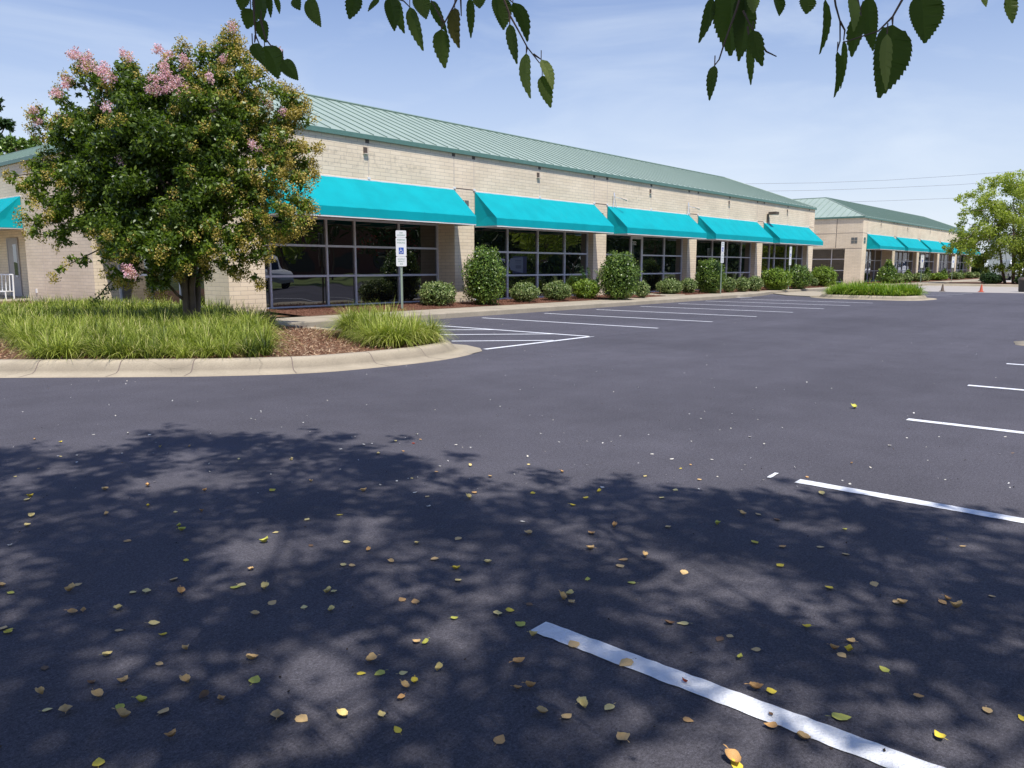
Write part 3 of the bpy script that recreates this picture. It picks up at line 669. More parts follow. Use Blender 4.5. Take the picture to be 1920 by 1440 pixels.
# ------------------------------------------------------------------ signs
def sign_post(x, y, ang, panels, label, top=2.18):
    t = thing('parking_sign', (x, y, .15), label, 'sign', 'parking signs on green posts')
    ca, sa = cos(ang), sin(ang)
    Tm = lambda a, d, z: (x+ca*a-sa*d, y+sa*a+ca*d, z)         # a across, d away from reader
    p = MB(Tm).box(-.030, -.018, .0, .03, .1, top).box(.018, .030, .0, .03, .1, top).box(-.018, .018, .018, .024, .1, top-.02)
    p.build('post', M['post'], t)
    z = top+.02
    for kind, w, h in panels:
        z0 = z-h; r = .03; pts = []
        for cx, cz, a0 in ((w/2-r, h-r, 0), (-w/2+r, h-r, 90), (-w/2+r, r, 180), (w/2-r, r, 270)):
            for k in range(4): q = R_(a0+30*k); pts.append((cx+r*cos(q), z0+cz+r*sin(q)))
        n = len(pts)
        mb = MB(Tm); mb.add([(a, -.006, b) for a, b in pts]+[(a, -.002, b) for a, b in pts], [tuple(range(n)), tuple(range(n, 2*n))[::-1]]+[(i, (i+1) % n, (i+1) % n+n, i+n) for i in range(n)])
        pan = mb.build('panel', M['white'], t)
        tx = lambda cy: (lambda a, b: Tm(a, -.009, cy+b))
        if kind == 'van':
            text('VAN', .05, tx(z0+h*.64), 'lettering', M['sgreen'], pan); text('ACCESSIBLE', .042, tx(z0+h*.30), 'lettering', M['sgreen'], pan)
        elif kind == 'main':
            text('RESERVED', .052, tx(z0+h-.07), 'lettering', M['sgreen'], pan); text('PARKING', .055, tx(z0+h-.15), 'lettering', M['sgreen'], pan)
            MB(Tm).box(-.072, .072, -.009, -.0065, z0+.07, z0+.25).build('symbol_field', M['sblue'], pan)
            sy = MB(Tm); c = z0+.16
            sy.tube([(-.018, -.012, c+.062), (-.018, -.012, c+.05)], .011, 8)
            sy.tube([(-.018, -.012, c+.045), (-.016, -.012, c), (.022, -.012, c), (.036, -.012, c-.045), (.050, -.012, c-.040)], .007, 5)
            sy.tube([(-.016, -.012, c+.02), (.018, -.012, c+.02)], .006, 5)
            sy.tube([(.012+.040*cos(R_(a))-.02, -.012, c-.028+.040*sin(R_(a))) for a in range(100, 371, 30)], .006, 5)
            sy.build('symbol', M['numeral'], pan)
        else:
            text('MAXIMUM', .045, tx(z0+h*.74), 'lettering', M['sgreen'], pan); text('PENALTY', .045, tx(z0+h*.50), 'lettering', M['sgreen'], pan); text('$250', .045, tx(z0+h*.24), 'lettering', M['sgreen'], pan)
        z = z0-.006
V3 = [('van', .305, .19), ('main', .305, .53), ('fine', .305, .27)]
sign_post(15.17, 16.92, R_(-26), V3, 'reserved parking sign nearest the crape myrtle, before the first window', 2.36)
sign_post(33.67, 15.9, 0, [('main', .305, .50), ('van', .305, .17), ('fine', .305, .26)], 'parking sign before the fourth awning, blue symbol small', 2.47)
sign_post(42.03, 15.95, 0, [('main', .305, .62), ('fine', .305, .35)], 'narrow parking sign between round shrubs under the last near awning', 2.42)
sign_post(67.7, 15.3, R_(-20), [('main', .42, .6), ('fine', .36, .35)], 'parking sign in front of the farther building, left of two', 2.25)
sign_post(77.7, 15.1, R_(-20), [('main', .42, .6), ('fine', .36, .35)], 'parking sign in front of the farther building, nearest the birch', 2.25)

# ------------------------------------------------------------------ cones, bin
def cone(x, y, h, mat, label):
    t = thing('traffic_cone', (x, y, 0), label, 'traffic cone', 'small cones at the asphalt edge')
    MB().box(x-.14, x+.14, y-.14, y+.14, .004, .03).build('base', mat, t)
    MB().lathe([(.10, .03), (.085, .08), (.03, h), (.0, h)], x, y, 12).build('cone_body', mat, t)
cone(50.3, 10.2, .42, M['conedark'], 'dark traffic cone at the edge of the asphalt')  # body in a darker brown than the orange cone
cone(50.5, 8.3, .42, M['orange'], 'orange red traffic cone at the edge of the asphalt')
bx, by = 52.6, 6.55
t = thing('trash_can', (bx, by, 0), 'black trash can cut by the right edge of the picture', 'trash can')
MB().lathe([(.0, .0), (.24, .0), (.27, .06), (.30, .62), (.33, .64)], bx, by, 20).build('barrel', M['dark'], t, smooth=True)
MB().lathe([(.34, .641), (.34, .70), (.25, .80), (.0, .82)], bx, by, 20).build('lid', M['brown'], t, smooth=True)

# ------------------------------------------------------------------ vehicles
def vehicle(x, y, ang, kind, paint, label, name, cat):
    ca, sa = cos(ang), sin(ang)
    T = lambda a, b, z: (x+ca*a-sa*b, y+sa*a+ca*b, z)
    prof = dict(
        suv=[(-2.3, .45), (-2.35, .95), (-2.25, 1.1), (-2.1, 1.75), (-1.8, 1.85), (.55, 1.85), (1.2, 1.18), (2.1, 1.08), (2.35, .9), (2.38, .45)],
        van=[(-2.6, .45), (-2.65, 1.2), (-2.5, 2.1), (1.1, 2.15), (1.75, 1.35), (2.5, 1.15), (2.65, .9), (2.65, .45)],
        pickup=[(-2.7, .55), (-2.72, 1.15), (-.9, 1.15), (-.8, 1.2), (-.55, 1.85), (.75, 1.85), (1.3, 1.22), (2.4, 1.12), (2.6, .95), (2.62, .5)],
        car=[(-2.2, .4), (-2.25, .85), (-1.95, 1.02), (-1.2, 1.42), (.3, 1.45), (1.05, 1.0), (2.0, .88), (2.25, .7), (2.25, .4)])[kind]
    hw = .92 if kind != 'car' else .86; n = len(prof); belt = dict(suv=1.12, van=1.3, pickup=1.2, car=.95)[kind]
    t = thing(name, (x, y, 0), label, cat)
    mb = MB(T); vs = []
    top = max(z for a, z in prof)
    for sgn in (-1, 1):
        for a, z in prof:
            k = 1 - .16*max(0, (z-belt))/(top-belt+.01); vs.append((a, sgn*hw*k, z))
    mb.add(vs, [tuple(range(n)), tuple(range(n, 2*n))]+[(i, (i+1) % n, (i+1) % n+n, i+n) for i in range(n)])
    mb.build('body', paint, t, bevel=.05)
    up = [(a, z) for a, z in prof if z > belt+.02]
    g = MB(T); a0, a1 = up[0][0], up[-1][0]
    fx = [i for i, (a, z) in enumerate(prof) if z > top-.06]
    fi = max(fx); f0, f1 = prof[fi], prof[fi+1]; ri = min(fx); r1, r0 = prof[ri], prof[ri-1]
    def side(sgn, u0, u1):
        zt = top-.13; kk = lambda z: hw*(1-.16*max(0, z-belt)/(top-belt+.01))+.012
        def xa(u, z):
            # clamp to the roof line
            tt = (z-f1[1])/(f0[1]-f1[1]+1e-6); xm = f1[0]+(f0[0]-f1[0])*tt-.12
            return min(u, xm)
        g.add([(xa(u0, belt+.04), sgn*kk(belt+.04), belt+.04), (xa(u1, belt+.04), sgn*kk(belt+.04), belt+.04), (xa(u1, zt), sgn*kk(zt), zt), (xa(u0, zt), sgn*kk(zt), zt)], [(0, 1, 2, 3)])
    x_a = r1[0]+.15; x_b = f1[0]
    seg = [x_a+(x_b-x_a)*q for q in ((0, .32, .36, .66, .70, 1.) if kind != 'pickup' else (0, .45, .5, 1.))]
    for sgn in (-1, 1):
        for i in range(0, len(seg), 2): side(sgn, seg[i], seg[i+1])
    def cross(p, q, s_, nx):
        g.add([(p[0]+nx, -hw*.8, p[1]), (p[0]+nx, hw*.8, p[1]), (q[0]+nx, hw*.74, q[1]), (q[0]+nx, -hw*.74, q[1])], [(0, 1, 2, 3)])
    L_ = lambda p, q, t_: (p[0]+(q[0]-p[0])*t_, p[1]+(q[1]-p[1])*t_)
    cross(L_(f1, f0, .12), L_(f1, f0, .9), 1, .02); cross(L_(r0, r1, .2 if kind != 'van' else .45), L_(r0, r1, .9), 1, -.02)
    g.build('window', M['carglass'], t)
    for a in (-1.45, 1.5):
        for sgn in (-1, 1):
            w = MB(T); r = .36 if kind != 'car' else .32
            w.tube([(a, sgn*(hw-.2), r), (a, sgn*(hw+.012), r)], r, 18); wo = w.build('wheel', M['tyre'], t)
            MB(T).tube([(a, sgn*(hw+.0), r), (a, sgn*(hw+.03), r)], r*.6, 12).build('rim', M['chrome'], wo)
    fz = prof[-1][0]; rz = prof[0][0]
    for sgn in (-1, 1):
        MB(T).box(fz-.12, fz-.0, sgn*hw*.62-.17, sgn*hw*.62+.17, .72, .88).build('headlight', M['white'], t)
        MB(T).box(rz-.07, rz+.03, sgn*hw*.85-.08, sgn*hw*.85+.08, .8, 1.0).build('tail_light', M['red'], t)
    MB(T).box(fz-.02, fz+.04, -hw*.9, hw*.9, .42, .6).box(rz-.06, rz+.02, -hw*.9, hw*.9, .42, .6).build('bumper', M['dark'] if paint is M['navy'] else M['chrome'], t)
def gp(u, v): return G(u, v, 0)
vehicle(100, 13.4, R_(200), 'van', M['carwhite'], 'white van parked past the end of the farther awnings', 'parked_van', 'van')
vehicle(106, 9.2, R_(185), 'pickup', M['carwhite'], 'white pickup truck showing its windscreen left of the birch trunks', 'pickup_truck', 'pickup truck')
vehicle(104, 6.2, R_(190), 'suv', M['navy'], 'dark blue car parked right beside the white pickup', 'parked_car', 'car')
vehicle(112, 3.4, R_(190), 'suv', M['carwhite'], 'white and dark car seen between the birch trunks and the frame', 'parked_car', 'car')
vehicle(118, 0.0, R_(190), 'suv', M['navy'], 'dark blue car at the far right of the picture', 'parked_car', 'car')
vehicle(46, -2.2, R_(20), 'suv', M['carwhite'], 'white sport utility car mirrored in the storefront glass', 'parked_car', 'car')
vehicle(27, -5.5, R_(95), 'suv', M['carwhite'], 'white sport utility car mirrored in the first window', 'parked_car', 'car')
b_ = thing('warehouse', (150, 12, 0), 'pale low building far behind the parked vehicles', 'building')
MB().box(150, 170, -5, 24, 0, 6.5).build('wall', M['palebldg'], b_)
MB().box(149.9, 150, 2, 5, 0, 3).box(149.9, 150, 9, 12, 0, 3).build('door', M['dark'], b_)
MB().box(149.7, 170.3, -5.3, 24.3, 6.5, 6.8).build('roof', M['alu'], b_)

# ------------------------------------------------------------------ power lines
pts_u = (1290, 1400, 1530, 1660, 1800, 1920, 2080)
poleP = at(2080, 330, 120)
for (vs_, lab) in (((346, 344.6, 342.8, 338, 329, 319.4, 306), 'uppermost power line crossing the sky above the far roof'),
                   ((361, 358.8, 356.8, 352.4, 346, 336, 322), 'middle power line crossing the sky above the far roof'),
                   ((384, 382, 380, 376.5, 371, 364, 352), 'lowest power line crossing the sky above the far roof')):
    pts = [at(u, v, 120) for u, v in zip(pts_u, vs_)]
    pts = [np.array([*p, ]) for p in pts]
    tag(MB().tube(pts, .024, 4, False).build('power_line', M['wire']), lab, 'power line')
t = thing('utility_pole', (poleP[0], poleP[1], 0), 'wooden utility pole carrying the three power lines', 'utility pole')
MB().tube([(poleP[0], poleP[1], 0), (poleP[0], poleP[1], poleP[2]+3)], [.2, .14], 10).build('pole', M['wood'], t)
MB().box(poleP[0]-1.2, poleP[0]+1.2, poleP[1]-.08, poleP[1]+.08, poleP[2]+1.9, poleP[2]+2.1).build('crossarm', M['wood'], t)

# ------------------------------------------------------------------ shrubs
def shrub(u, v, w, h, mat, label, kind='shrub', leaf=.05, zb=.2, xy=None, shape='round', dens=1.0):
    x, y = xy if xy else G(u, v, zb)
    if y > 17.5 and x < 60: x, y = x*17.2/y, 17.2
    d = depth(x, y); wm, hm = w/FPX*d, h/FPX*d*1.0
    if not xy: kf = 1+min(.30*wm, max(.05, 17.85-wm*.4-y))/y; x, y = x*kf, y*kf
    r = np.array([wm/2, wm/2, hm*.54])*.95
    c = np.array([x, y, zb+hm*.46])
    area = 4*pi*(((wm/2)**2*2+(wm/2*hm/2)*4)/6)
    n = int(min(9000, max(250, area/(leaf*leaf)*4.0*dens)))
    dirs = unit(rng.normal(size=(n, 3)))
    if shape == 'tall':  # rounded column
        e = .62
        P0 = np.sign(dirs)*np.abs(dirs)**e; P0 = P0/np.maximum(1, np.abs(P0).max(1, keepdims=True)*.0+1)
        dd = dirs/((np.abs(dirs[:, :1])**2.25+np.abs(dirs[:, 1:2])**2.25+np.abs(dirs[:, 2:3])**2.25)**(1/2.25))
    elif shape == 'cone':
        k = np.clip(1-.55*(dirs[:, 2:3]+.3), .25, 1.15); dd = dirs.copy(); dd[:, :2] *= k
    else: dd = dirs
    lump = 1+.11*np.sin(dirs[:, :1]*7+x)*np.sin(dirs[:, 1:2]*6+y)*1.0+.05*np.sin(dirs[:, 2:3]*9+x*3)
    rad = rng.uniform(.78, 1.04, (n, 1))*lump + (rng.random((n, 1)) < .12)*rng.uniform(.02, .14, (n, 1))
    P = c + dd*rad*r; P[:, 2] = np.maximum(P[:, 2], zb-.03)
    V_, Q_ = leaves(P, dirs, leaf*1.15, leaf*.75, .6)
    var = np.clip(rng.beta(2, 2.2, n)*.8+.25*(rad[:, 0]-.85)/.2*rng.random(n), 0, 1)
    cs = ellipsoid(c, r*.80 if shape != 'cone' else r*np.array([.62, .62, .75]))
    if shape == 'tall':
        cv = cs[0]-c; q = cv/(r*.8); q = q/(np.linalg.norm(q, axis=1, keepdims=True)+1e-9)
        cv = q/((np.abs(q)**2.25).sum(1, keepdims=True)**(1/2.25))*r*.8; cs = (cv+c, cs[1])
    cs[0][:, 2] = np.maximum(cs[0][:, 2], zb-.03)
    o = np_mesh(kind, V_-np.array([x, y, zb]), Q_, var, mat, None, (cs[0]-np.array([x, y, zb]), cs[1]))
    o.location = (x, y, zb); return tag(o, label, 'shrub')
g_, h_, l_ = M['l_gard'], M['l_holly'], M['l_lime']
shrub(820, 571, 74, 44, g_, 'low pale round shrub beside the first parking sign', leaf=.05)
shrub(909, 571, 80, 106, h_, 'tall clipped oval shrub between the first two windows', shape='tall', leaf=.055)
shrub(983, 566, 58, 35, g_, 'low pale shrub just right of the tall oval shrub', leaf=.05)
shrub(1044, 563, 57, 35, g_, 'low pale shrub second from the tall oval shrub', leaf=.05)
shrub(1099, 560, 54, 36, l_, 'low lime tinted shrub merging with the feathery juniper', leaf=.05)
shrub(1160, 561, 78, 87, h_, 'big cone topped shrub left of the glass door', leaf=.055, shape='tall')
shrub(1204, 557, 28, 29, g_, 'small pale shrub beside the entrance path, left side', leaf=.05)
shrub(1255, 551.5, 50, 28, g_, 'low pale shrub just right of the entrance path', leaf=.055)
shrub(1290, 549.5, 34, 28, g_, 'low shrub touching the left side of the rounded bush', leaf=.055)
shrub(1330, 549, 55, 63, h_, 'clipped rounded bush between third and fourth bays', shape='tall', leaf=.06)
shrub(1366, 547, 28, 26, g_, 'small shrub at the foot of the second parking sign', leaf=.06)
shrub(1391, 546, 30, 26, g_, 'small pale shrub second after the second parking sign', leaf=.06)
shrub(1414, 545, 32, 27, g_, 'pale shrub touching the large golden round bush', leaf=.06)
shrub(1454, 543.5, 58, 41, l_, 'large golden green round bush under the last awning', leaf=.065)
shrub(1497, 541.5, 50, 43, h_, 'dark round bush behind the narrow parking sign', leaf=.065)
shrub(1526, 537, 16, 16, g_, 'little pale shrub between two round bushes', leaf=.065)
shrub(1544, 537, 48, 37, l_, 'bright lime round bush at the end of the near building', leaf=.065)
shrub(1530, 531, 20, 34, l_, 'lime shrub behind the bright round bush', leaf=.065)
B = [(1636, 532, 40, 42, h_, 'cone', 'cone shaped evergreen at the corner of the farther building', (62.6, 16.4)),
     (1664, 531, 24, 17, g_, 'round', 'low pale shrub right of the cone evergreen', (65.3, 16.4)), (1682, 530, 24, 16, g_, 'round', 'low pale shrub left of the small upright evergreen', (67.8, 16.4)),
     (1694, 528, 18, 22, h_, 'cone', 'small upright evergreen by the first far pier', (70.0, 16.8)),
     (1712, 528, 30, 15, g_, 'round', 'low shrub right of the first far upright evergreen', (72.2, 16.6)),
     (1729, 527, 14, 12, g_, 'round', 'tiny shrub behind the left far sign', (74.9, 16.6)),
     (1738, 526, 16, 24, h_, 'cone', 'upright evergreen beside the left far sign', (76.4, 16.8)),
     (1757, 525, 30, 13, l_, 'round', 'lime hedge clump before the third far window', (79.3, 16.6)),
     (1777, 524, 16, 19, h_, 'cone', 'upright evergreen before the fourth far window', (83.0, 16.8)),
     (1797, 523, 24, 13, g_, 'round', 'low shrub right of the second far sign', (87.0, 16.6)),
     (1810, 522, 14, 16, h_, 'cone', 'dark shrub before the fifth far window', (90.4, 16.8)),
     (1823, 521, 18, 12, g_, 'round', 'pale shrub near the far end of the bed', (94.5, 16.8)), (1836, 521, 14, 11, g_, 'round', 'last pale shrub of the far bed', (98.5, 16.8)),
     (1834, 518, 20, 46, M['l_dark'], 'tall', 'tall dark evergreen past the last far pier', (103.5, 17.6)),
     (1842, 520, 14, 18, h_, 'round', 'dark shrub at the foot of the tall dark evergreen', (100.5, 16.2)),
     (1868, 522, 18, 14, M['l_dark'], 'round', 'dark clipped shrub in the birch bed, back left', (71.0, 10.6)),
     (1868, 537, 34, 20, M['l_dark'], 'round', 'dark spreading shrub in the birch bed, front left', (66.2, 10.4)),
     (1893, 534, 22, 12, M['l_dark'], 'round', 'dark low shrub at the foot of the birch trunks', (67.5, 8.6)),
     (1908, 536, 28, 16, M['l_dark'], 'round', 'dark shrub in the birch bed, front right', (66.5, 7.4)),
     (1880, 520, 22, 9, l_, 'round', 'strip of lime shrub behind the birch trunks', (74.5, 9.6))]
for u, v, w, h, mt, sh, lab, xy in B: shrub(u, v, w, h, mt, lab, leaf=.11, xy=xy, shape=sh, dens=1.3)

# feathery juniper
jx, jy = 25.2, 17.3
P = []; O = []
for k in range(26):
    a = rnd.uniform(0, 2*pi); L = rnd.uniform(.7, 1.35); el = rnd.uniform(.35, 1.3)
    for s in np.linspace(.15, 1, 70):
        p = np.array([jx+cos(a)*cos(el)*L*s, jy+sin(a)*cos(el)*L*s*.7, .2+sin(el)*L*s-.25*s*s*cos(el)])
        for _ in range(2): P.append(p+rng.normal(size=3)*.03*(1.3-s)); O.append((cos(a), sin(a), .3))
V_, Q_ = leaves(np.array(P), np.array(O), .09, .025, .3)
o = np_mesh('juniper', V_-np.array([jx, jy, .2]), Q_, rng.random(len(Q_)), M['l_juniper']); o.location = (jx, jy, .2)
tag(o, 'feathery juniper with arching sprays left of the big shrub', 'shrub')

# ------------------------------------------------------------------ grass and litter
def inside(px, py, poly):
    poly = [tuple(p) for p in poly]; r = np.zeros(len(px), bool); n = len(poly); j = n-1
    for i in range(n):
        xi, yi = poly[i]; xj, yj = poly[j]
        with np.errstate(divide='ignore', invalid='ignore'):
            c = ((yi > py) != (yj > py)) & (px < (xj-xi)*(py-yi)/((yj-yi)+1e-12)+xi)
        r ^= c; j = i
    return r
def grass(name, centers, blades, L, mat, label, zb=.14, wd=.0072, var0=0.):
    n = len(centers)*blades
    c = np.repeat(centers, blades, 0); tone = np.repeat(rng.uniform(-.22, .20, len(centers)), blades)
    size = np.repeat(rng.uniform(.72, 1.18, len(centers))*(1+.16*np.sin(centers[:, 0]*2.3+centers[:, 1]*1.7)), blades)
    az = rng.uniform(0, 2*pi, n); d = np.stack([np.cos(az), np.sin(az)], 1)
    r0 = np.abs(rng.normal(0, .055, n)); l = L*size*rng.uniform(.6, 1.15, n); lean = np.clip(rng.beta(2.2, 1.5, n), .08, .99)
    base = np.zeros((n, 3)); base[:, :2] = c[:, :2]+d*r0[:, None]; base[:, 2] = zb
    s = np.stack([-np.sin(az), np.cos(az), np.zeros(n)], 1)
    rows = []
    for k, (t, ww) in enumerate(((0, 1.), (.45, 1.), (.8, .7), (1., .12))):
        ang = lean*1.5*t**.9
        h = l*t*np.cos(ang*.9); o_ = l*t*np.sin(ang)
        p = base.copy(); p[:, :2] += d*o_[:, None]; p[:, 2] += h-l*.34*lean*t**2.5
        p[:, 2] = np.maximum(p[:, 2], zb+.01)
        w = wd*ww*.5
        rows += [p-s*w, p+s*w]
    V_ = np.stack(rows, 1).reshape(-1, 3)
    b8 = np.arange(n)[:, None]*8
    Q_ = np.concatenate([b8+np.array([0, 1, 3, 2]), b8+np.array([2, 3, 5, 4]), b8+np.array([4, 5, 7, 6])], 1).reshape(-1, 4)
    v = rng.beta(2.2, 2.4, n)*.72+tone+var0
    v = np.where(rng.random(n) < .06, .97, np.clip(v, 0, .85))
    var = np.repeat(v, 3)+np.tile([-.12, .0, .1], n)
    o = np_mesh(name, V_, Q_, np.clip(var, 0, 1), mat); return tag(o, label, 'grass', kind='stuff')
innr = offset(isl, .74)
gapA = [G(*e, .18) for e in ((468, 616), (545, 600), (630, 602), (655, 628), (690, 644), (725, 653), (700, 680), (560, 690), (490, 674), (508, 650), (500, 640), (482, 628))]
gapB = [G(*e, .18) for e in ((-80, 620), (5, 628), (40, 648), (62, 672), (30, 700), (-200, 700))]
region = [tuple(p) for p in innr]+[(9.7, 14.6), (9.7, 17.3), (10.1, 17.3), (10.1, 18), (10.1, 30.5), (4.5, 32), (-8, 32)]
xx, yy_ = np.meshgrid(np.arange(-4, 10.4, .235), np.arange(8.5, 32, .235)); cx = xx.ravel()+rng.uniform(-.1, .1, xx.size); cy = yy_.ravel()+rng.uniform(-.1, .1, xx.size)
ok = inside(cx, cy, region) & ~inside(cx, cy, gapA) & ~inside(cx, cy, gapB) & (cy < 24+0*cx)
# keep grass off the extreme left that the picture never shows
px_ok = cx > -4.2+0*cy
cxy = np.stack([cx[ok & px_ok], cy[ok & px_ok]], 1)
right = (cxy[:, 0] > 7.3) & (cxy[:, 1] < 12.6)
dist_ = np.hypot(cxy[:, 0], cxy[:, 1])
near = (dist_ < 16.5) & ~right
grass('grass', cxy[near], 130, .43, M['l_grass'], 'green liriope grass massed on the left of the near island', var0=.02)
grass('grass', cxy[right], 240, .56, M['l_grass'], 'brighter liriope clump at the nose of the near island', var0=.12, wd=.008)
grass('grass', cxy[~near & ~right], 60, .42, M['l_grass'], 'shaded liriope grass spreading back towards the wall', wd=.013)
i2 = offset(isl2, .72, True)
xx, yy_ = np.meshgrid(np.arange(35, 40, .2), np.arange(7.8, 13, .2)); cx = xx.ravel()+rng.uniform(-.08, .08, xx.size); cy = yy_.ravel()+rng.uniform(-.08, .08, xx.size)
ok = inside(cx, cy, i2) & ~inside(cx, cy, [(35, 7), (37.2, 7), (36.9, 9.1), (36.4, 9.5), (36.1, 9.2), (36.2, 8.6), (35, 8.5)])
grass('grass', np.stack([cx[ok], cy[ok]], 1), 60, .58, M['l_lime_grass'], 'lime green liriope on the small island beyond the parking bays', wd=.02)

def chips(poly, n, L, name, label, z=.14, mat=None, col=None, zf=None):
    xs_ = [p[0] for p in poly]; ys_ = [p[1] for p in poly]
    P = np.stack([rng.uniform(min(xs_), max(xs_), n), rng.uniform(min(ys_), max(ys_), n), np.full(n, z)], 1)
    P = P[inside(P[:, 0], P[:, 1], poly)]; n = len(P)
    if zf is not None: P[:, 2] = zf(P[:, 1])
    P[:, 2] += rng.uniform(.0, .035, n)
    up = np.tile([0, 0, 1.], (n, 1)); V_, Q_ = leaves(P, up, L, L*.16, .9)
    o = np_mesh(name, V_, Q_, rng.random(n), mat or M['l_straw']); return tag(o, label, 'mulch', kind='stuff')
near_bed = [p for p in [tuple(q) for q in offset(isl, .66)] if p[0] > 1.5]+[(9.3, 14.0), (1.0, 14.0)]
chips(near_bed, 26000, .07, 'mulch', 'loose straw and bark pieces on the near bed')
zfb = lambda y: .155+(y-16.33)*.0305
chips([(11.5, 16.34), (29.3, 16.34), (29.3, 18.2), (11.5, 18.2)], 14000, .06, 'mulch', 'red brown bark pieces in the bed left of the entrance', zf=zfb, mat=leafy('bark_chip', [(.07, .025, .015), (.17, .07, .045), (.32, .17, .12)], 0, .9, .1))
chips([(31, 16.34), (52, 16.34), (52, 18.2), (31, 18.2)], 9000, .08, 'mulch', 'red brown bark pieces in the bed right of the entrance', zf=zfb, mat=bpy.data.materials['bark_chip'])

# ------------------------------------------------------------------ trees
def blob_crown(blobs, n, L, Wd, bias=.6, shell=.55, droop=.5):
    vols = np.array([b[3]**2 for b in blobs]); vols = vols/vols.sum()
    idx = rng.choice(len(blobs), n, p=vols)
    b = np.array([(x, y, z, r) for x, y, z, r in blobs])[idx]
    d = unit(rng.normal(size=(n, 3))); rad = b[:, 3]*(shell+(1.06-shell)*rng.random(n)**.6)
    P = b[:, :3]+d*rad[:, None]*np.array([1, 1, .85])
    V_, Q_ = leaves(P, d, L, Wd, bias, droop)
    return P, d, V_, Q_
def branch(mb, p0, p1, r0, r1, wob=.12, n=5):
    p0 = np.array(p0, float); p1 = np.array(p1, float); L = np.linalg.norm(p1-p0)
    pts = [p0+(p1-p0)*k/n+(rng.normal(size=3)*wob*L*.18 if 0 < k < n else 0) for k in range(n+1)]
    pts = [np.array([p[0], p[1], p[2]+.06*L*sin(pi*k/n)]) for k, p in enumerate(pts)]
    mb.tube(pts, [r0+(r1-r0)*k/n for k in range(n+1)], 7)

# crape myrtle
TX, TY = 7.58, 14.56
tree = thing('crape_myrtle', (TX, TY, .13), 'crape myrtle with pink blossom and olive seed heads on the near island', 'tree')
D0 = depth(TX, TY, 3)
lobes = [  # across px, height px, radius px, nearer(-)/farther(+) m
    (305, 300, 120, 0), (250, 260, 85, -.6), (370, 250, 90, -.5), (300, 390, 110, -.3), (410, 350, 95, -.2), (190, 330, 75, -.2), (440, 250, 80, .2),
    (165, 255, 60, 0), (155, 150, 30, 0), (205, 180, 45, -.2), (120, 190, 28, .2), (95, 235, 30, 0), (250, 165, 45, .2), (320, 150, 45, -.2), (345, 100, 22, 0),
    (385, 140, 45, .2), (425, 95, 32, .1), (430, 65, 15, .1), (465, 165, 45, 0), (510, 200, 45, 0), (545, 235, 32, .2), (520, 280, 42, -.1), (490, 320, 48, -.3),
    (530, 345, 38, -.1), (565, 375, 26, -.2), (500, 400, 50, -.3), (555, 410, 24, -.3), (470, 450, 45, -.2), (400, 440, 60, -.4), (330, 460, 60, -.5), (260, 440, 60, -.4),
    (200, 420, 55, -.1), (140, 400, 45, .1), (95, 350, 38, .1), (50, 345, 26, .3), (25, 330, 14, .3), (80, 400, 30, 0), (60, 430, 18, -.1), (90, 300, 30, .2),
    (120, 450, 22, .2), (150, 480, 18, .1), (225, 490, 35, -.2), (250, 515, 25, -.3), (300, 500, 40, .1), (430, 490, 28, .1), (360, 500, 40, .4), (450, 505, 18, 0), (480, 520, 9, 0),
    (110, 505, 12, .1), (350, 330, 100, .9), (250, 340, 100, .9), (300, 230, 80, .9), (570, 330, 14, 0), (580, 280, 10, .1)]
lobes += [(300, 520, 30, -.2), (225, 520, 18, 0), (270, 200, 60, .1), (400, 185, 55, .1), (450, 135, 38, .2), (500, 250, 45, .2), (200, 240, 60, 0), (120, 290, 45, .1), (150, 350, 55, 0), (90, 320, 35, .2), (110, 420, 30, .1), (350, 180, 50, .3), (230, 130, 28, .2), (180, 140, 26, .2), (480, 130, 20, .2), (420, 60+30, 24, 0), (540, 300, 40, 0), (550, 200, 26, .1), (345, 130, 26, .1)]
lobes = [(u, v, r*(.86 if r > 60 else 1.02), a) for u, v, r, a in lobes]
blobs = []
for u, v, r, a in lobes:
    p = at(u, v, D0+a); blobs.append((p[0], p[1], p[2], r/FPX*D0))
small = []
for x, y, z, r in blobs:                # break each lobe into ragged sprays
    if r > .3:
        for _ in range(int(24*r/.5)):
            d = unit(rng.normal(size=(1, 3)))[0]; q = r*rng.uniform(.55, 1.02)
            small.append((x+d[0]*q, y+d[1]*q, z+d[2]*q*.9, r*rng.uniform(.18, .34)))
    else:
        for _ in range(4):
            d = unit(rng.normal(size=(1, 3)))[0]; q = r*rng.uniform(.2, .8)
            small.append((x+d[0]*q, y+d[1]*q, z+d[2]*q, r*rng.uniform(.35, .55)))
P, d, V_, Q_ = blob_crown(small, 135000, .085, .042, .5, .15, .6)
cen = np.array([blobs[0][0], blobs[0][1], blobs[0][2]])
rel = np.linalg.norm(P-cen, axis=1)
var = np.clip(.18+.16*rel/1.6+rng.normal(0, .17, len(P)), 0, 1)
crape = (V_, Q_, var)
